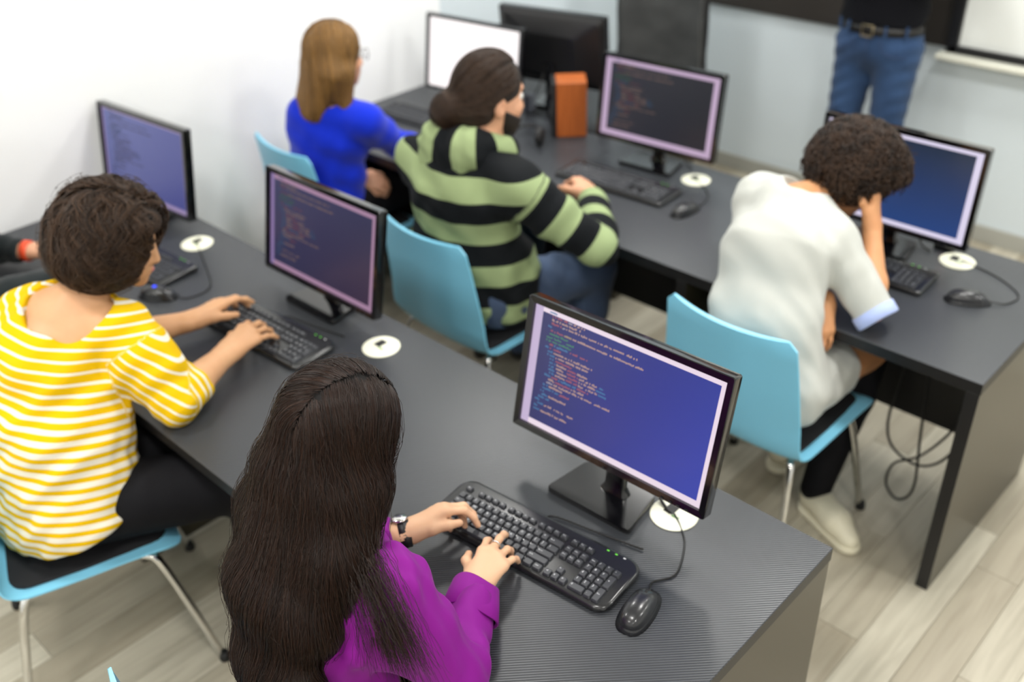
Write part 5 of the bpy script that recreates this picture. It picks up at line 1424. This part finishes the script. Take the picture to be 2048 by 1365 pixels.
# ------------------------------------------------------------------ blond woman in blue
def blond_woman():
    J = jdict(pelvis=(-2.480, 0.59, 0.595), waist=(-2.460, 0.58, 0.75), chest=(-2.425, 0.582, 0.90), neck=(-2.402, 0.580, 1.03), head=(-2.390, 0.632, 1.180),
              shL=(-2.495, 0.540, 0.960), shR=(-2.262, 0.640, 0.960), elL=(-2.585, 0.625, 0.745), wrL=(-2.450, 0.685, 0.668), elR=(-2.295, 0.800, 0.812), wrR=(-2.135, 0.850, 0.805),
              hipL=(-2.585, 0.60, 0.56), hipR=(-2.415, 0.61, 0.56), knL=(-2.62, 1.04, 0.56), knR=(-2.42, 1.06, 0.56), anL=(-2.62, 1.05, 0.11), anR=(-2.42, 1.05, 0.11), toeL=(-2.62, 1.14, 0.035), toeR=(-2.40, 1.14, 0.035), w=0.95)
    J['hF'] = frame_from((0.20, 0.97, -0.10), (0, 0, 1))
    J['handL'] = ((0.72, 0.30, 0.05), (0.1, -0.7, 0.7), dict(curl=(0.6, 0.8, 0.6)))
    J['handR'] = ((0.15, 1.0, 0.0), (0.0, 0, 1.0), dict())
    t, B, loc, F = start_person(J, 'woman with straight blond hair and glasses in a royal blue top', SK_ROSE, 0.006)
    fo = folds([((0.3, 0.4, 1), 0.10, 0.003), ((1, 0.4, -0.3), 0.08, 0.0025)], 17)
    T = [q.grown(0.012) for q in pick(B, 'torso', 'uarmL', 'uarmR', 'farmL', 'farmR')]
    for s in 'LR':
        e, w = J['el'+s], J['wr'+s]; ax = nrm(w-e); T.append(cap_cut(w-ax*0.02, ax, 0.06, 0.25))
    T.append(neckhole(J, (0.085, 0.08, 0.07)))
    build('blue_top', T, 0.006, M_blue, t, loc, fo, 0.008)
    TR = [q.grown(0.012) for q in [B[0]]+pick(B, 'thighL', 'thighR', 'shinL', 'shinR')]
    TR[0].b = TR[0].a+(TR[0].b-TR[0].a)*0.4
    build('trousers', TR, 0.008, M_blacktrouser, t, loc)
    foot_wear(B, t, loc, M_shoe, None, 0.006)
    hm = hair_mat('blond_hair', rgb(92, 68, 40), rgb(158, 118, 66), 0.4, 0.8); hb = mat('blond_hair_mass', rgb(118, 88, 52), 0.5)
    noise_tint(hb, rgb(92, 64, 36), rgb(150, 112, 64), 30.0, (1, 1, 0.12))
    g = lambda x, y, z: J['head']+F.T@V3(x, y, z)
    HP = [E(g(0, -0.014, 0.036), (0.087, 0.107, 0.097), F, 'h', 0.03), E(g(0, -0.03, -0.04), (0.084, 0.080, 0.10), F, 'h', 0.04),
          P(g(-0.008, -0.055, -0.05), g(-0.035, -0.098, -0.205), 0.052, 0.040, 'h', 0.05, F, V3(2.15, 1, 1)), P(g(0.07, 0.0, -0.05), g(0.085, -0.01, -0.20), 0.030, 0.022, 'h', 0.04),
          E(g(0.0, 0.122, -0.05), (0.064, 0.075, 0.12), F, 'h', 0.012, 's')]
    base = build('hair', [q.grown(-0.004) if q.op == 'u' else q for q in HP], 0.006, hb, t, loc)
    def flow(X, u, ph):
        Y = (X-J['head'])@F.T; f = np.tile(V3(0, 0, -1.0), (len(X), 1)); w = np.clip((Y[:, 2]-0.04)/0.06, 0, 1)
        return f+(np.sign(Y[:, 0])*w*0.9)[:, None]*F[0]-(w*0.4)[:, None]*F[1]
    r = np.random.default_rng(6); n = 2400
    roots = scalp_roots(J['head'], F, n, (0.083, 0.102, 0.092), lambda v: (v[:, 2] > -0.5) & (v[:, 1] < 0.6+0.25*v[:, 2]) & ((v[:, 2] > 0.1) | (v[:, 1] < 0.2)), 31, (0, -0.014, 0.036))
    lim = r.uniform(-0.235, -0.185, n)
    S3 = groom(HP, roots, flow, 36, 0.0112, r.uniform(0.0, 0.004, n), lambda X, i: ((X-J['head'])@F.T)[:, 2] < lim, 0.04, 5)
    strand_obj('hair_strand', S3, hm, base, loc, 0.0011, 0.0005)
    brow_and_lips(J, t, loc, F, hb)
    gl = mat('glasses_frame', rgb(60, 60, 66), 0.3)
    for s in (-1, 1):
        pts = [Vector(g(0.033*s+0.025*math.cos(a), 0.112-0.008*abs(math.cos(a)), 0.004+0.02*math.sin(a)))-Vector(loc) for a in [2*math.pi*k/20 for k in range(20)]]
        add_obj('glasses', tube_mesh(pts, 0.0014, 6, True), gl, t)
        add_obj('glasses_arm', tube_mesh([Vector(g(0.058*s, 0.106, 0.008))-Vector(loc), Vector(g(0.074*s, 0.06, 0.008))-Vector(loc), Vector(g(0.078*s, -0.01, 0.004))-Vector(loc)], 0.0013, 6), gl, t)
    add_obj('glasses_bridge', tube_mesh([Vector(g(-0.009, 0.113, 0.006))-Vector(loc), Vector(g(0, 0.117, 0.009))-Vector(loc), Vector(g(0.009, 0.113, 0.006))-Vector(loc)], 0.0013, 6), gl, t)
    return t
blond_woman()

# ------------------------------------------------------------------ person at the left edge, dark jacket, orange wristband
def left_person():
    J = jdict(pelvis=(-2.50, -1.03, 0.585), waist=(-2.49, -1.01, 0.76), chest=(-2.475, -0.955, 0.93), neck=(-2.46, -0.89, 1.07), head=(-2.45, -0.82, 1.21),
              shL=(-2.63, -0.885, 1.0), shR=(-2.30, -0.905, 1.0), elL=(-2.745, -0.70, 0.82), wrL=(-2.555, -0.553, 0.806), elR=(-2.285, -0.80, 0.815), wrR=(-2.29, -0.535, 0.806),
              hipL=(-2.59, -1.0, 0.56), hipR=(-2.42, -0.99, 0.56), knL=(-2.58, -0.60, 0.55), knR=(-2.37, -0.60, 0.55), anL=(-2.58, -0.58, 0.11), anR=(-2.37, -0.58, 0.11), toeL=(-2.58, -0.42, 0.04), toeR=(-2.37, -0.42, 0.04), w=1.05)
    J['hF'] = frame_from((0.05, 0.95, -0.28), (0, 0, 1))
    J['handL'] = ((0.42, 0.85, 0.0), (-0.1, 0, 1.0), dict()); J['handR'] = ((0.0, 1.0, 0.0), (0.1, 0, 1.0), dict())
    t, B, loc, F = start_person(J, 'person in a dark jacket at the left edge, orange band on the wrist', SK_ROSE, 0.0075)
    T = [q.grown(0.016) for q in pick(B, 'torso', 'uarmL', 'uarmR', 'farmL', 'farmR')]
    for s in 'LR':
        e, w = J['el'+s], J['wr'+s]; ax = nrm(w-e); T.append(cap_cut(w-ax*0.025, ax, 0.07, 0.25))
    T.append(neckhole(J))
    build('jacket', T, 0.0075, M_jacket, t, loc, folds([((0.3, 0.4, 1), 0.08, 0.004), ((1, 0.4, -0.3), 0.06, 0.003)], 19), 0.01)
    TR = [q.grown(0.012) for q in [B[0]]+pick(B, 'thighL', 'thighR', 'shinL', 'shinR')]; TR[0].b = TR[0].a+(TR[0].b-TR[0].a)*0.4
    build('trousers', TR, 0.009, M_blacktrouser, t, loc)
    foot_wear(B, t, loc, M_shoe, None, 0.007)
    ax = nrm(J['wrL']-J['elL'])
    sleeve_lathe('wristband', J['wrL']-ax*0.002, ax, [(-0.010, 0.029), (-0.011, 0.0345), (0.011, 0.034), (0.010, 0.0285)], M_orange, t, loc, 24, 0, 1.0)
    hb = mat('left_hair', rgb(40, 30, 24), 0.6)
    g = lambda x, y, z: J['head']+F.T@V3(x, y, z)
    build('hair', [E(g(0, -0.014, 0.038), (0.086, 0.107, 0.095), F, 'h', 0.03), E(g(0, -0.05, -0.03), (0.078, 0.065, 0.08), F, 'h', 0.04), E(g(0, 0.12, -0.035), (0.08, 0.08, 0.11), F, 'h', 0.01, 's')], 0.007, hb, t, loc)
    brow_and_lips(J, t, loc, F, hb)
left_person()

# ------------------------------------------------------------------ standing instructor in jeans
def instructor():
    cx, cy = -1.30, 2.76
    J = jdict(pelvis=(cx, cy, 0.95), waist=(cx, cy, 1.10), chest=(cx, cy+0.01, 1.28), neck=(cx, cy+0.02, 1.47), head=(cx, cy-0.02, 1.62),
              shR=(cx-0.20, cy+0.02, 1.40), shL=(cx+0.20, cy+0.02, 1.40), elR=(cx-0.27, cy-0.04, 1.22), elL=(cx+0.27, cy-0.04, 1.22), wrR=(cx-0.06, cy-0.20, 1.29), wrL=(cx+0.06, cy-0.23, 1.27),
              hipR=(cx-0.095, cy, 0.90), hipL=(cx+0.095, cy, 0.90), knR=(cx-0.108, cy-0.02, 0.49), knL=(cx+0.100, cy-0.02, 0.49), anR=(cx-0.10, cy+0.02, 0.10), anL=(cx+0.085, cy+0.02, 0.10), toeR=(cx-0.13, cy-0.15, 0.035), toeL=(cx+0.115, cy-0.15, 0.035), w=1.0, hipw=0.96, armsc=1.1, legsc=1.0, nw=1.1)
    J['hF'] = frame_from((0.1, -0.95, -0.1), (0, 0, 1))
    J['handR'] = ((0.9, -0.25, 0.15), (0, -0.9, 0.3), dict(curl=(0.5, 0.7, 0.5), sc=1.08)); J['handL'] = ((-0.9, -0.2, 0.15), (0, -0.9, 0.3), dict(curl=(0.5, 0.7, 0.5), sc=1.08))
    t, B, loc, F = start_person(J, 'person standing by the grey wall in blue jeans, belt and black t-shirt', SK_ROSE, 0.0075)
    fr = np.eye(3)
    T = [q.grown(0.014) for q in pick(B, 'torso')]+[q.grown(0.016) for q in pick(B, 'uarmL', 'uarmR')]
    T.append(P((cx, cy, 1.12), (cx, cy, 1.02), 0.125, 0.126, 'torso', 0.04, fr, V3(1.42, 1, 1)))
    T.append(H((0, 0, 1.022), (0.0, 0.0, -1), 0.006)); T.append(neckhole(J))
    build('t_shirt', T, 0.0075, M_blacktee, t, loc, folds([((0.3, 0.4, 1), 0.10, 0.004)], 23), 0.008)
    TR = [q.grown(0.014) for q in pick(B, 'thighL', 'thighR', 'shinL', 'shinR')]
    TR += [P((cx, cy, 0.93), (cx, cy, 1.05), 0.128, 0.118, 'torso', 0.04, fr, V3(1.40, 1, 1)), H((0, 0, 1.03), (0, 0, 1), 0.004)]
    build('jeans', TR, 0.0065, M_jeans, t, loc, folds([((0.6, 0.3, 1), 0.07, 0.003), ((-0.6, 0.3, 1), 0.06, 0.003)], 29), 0.008)
    def oval(z, rx, ry, n=40): return [(rx*math.cos(2*math.pi*k/n), ry*math.sin(2*math.pi*k/n), z) for k in range(n)]
    bm = bmesh.new(); loft(bm, [oval(0.985, 0.178, 0.126), oval(0.985, 0.182, 0.130), oval(1.02, 0.178, 0.127), oval(1.02, 0.173, 0.122)], False, False)
    bmesh.ops.recalc_face_normals(bm, faces=bm.faces[:])
    b = add_obj('belt', mesh_of(bm, True), M_belt, t)
    add_obj('buckle', tube_mesh([(-0.028, -0.136, 0.98), (0.022, -0.136, 0.98), (0.022, -0.136, 1.026), (-0.028, -0.136, 1.026)], 0.0045, 6, True), M_buckle, b)
    for x, y in ((-0.10, -0.112), (0.075, -0.122), (0.15, -0.078), (-0.16, -0.065)):
        add_obj('belt_loop', box_mesh((x-0.006, y-0.008, 0.975), (x+0.006, y-0.002, 1.03), 0.002), M_jeans, t)
    for s in (-1, 1):
        add_obj('pocket_seam', tube_mesh(smooth_path([(0.06*s, -0.1345, 0.975), (0.075*s, -0.1365, 0.93), (0.12*s, -0.122, 0.905), (0.165*s, -0.075, 0.90)], 6), 0.0025, 6), mat('seam_thread', rgb(40, 58, 92), 0.8), t)
    add_obj('fly_seam', tube_mesh([(0.0, -0.134, 0.98), (0.004, -0.139, 0.92), (0.0, -0.128, 0.86)], 0.002, 6), mat('seam_thread', rgb(44, 62, 96), 0.8), t)
    foot_wear(B, t, loc, M_shoe, None, 0.007)
    hb = mat('short_hair', rgb(34, 27, 22), 0.6); g = lambda x, y, z: J['head']+F.T@V3(x, y, z)
    build('hair', [E(g(0, -0.014, 0.038), (0.082, 0.103, 0.092), F, 'h', 0.03), E(g(0, 0.115, -0.035), (0.08, 0.08, 0.11), F, 'h', 0.01, 's'), H(g(0, 0, -0.06), -F[2], 0.01)], 0.007, hb, t, loc)
    brow_and_lips(J, t, loc, F, hb)
instructor()
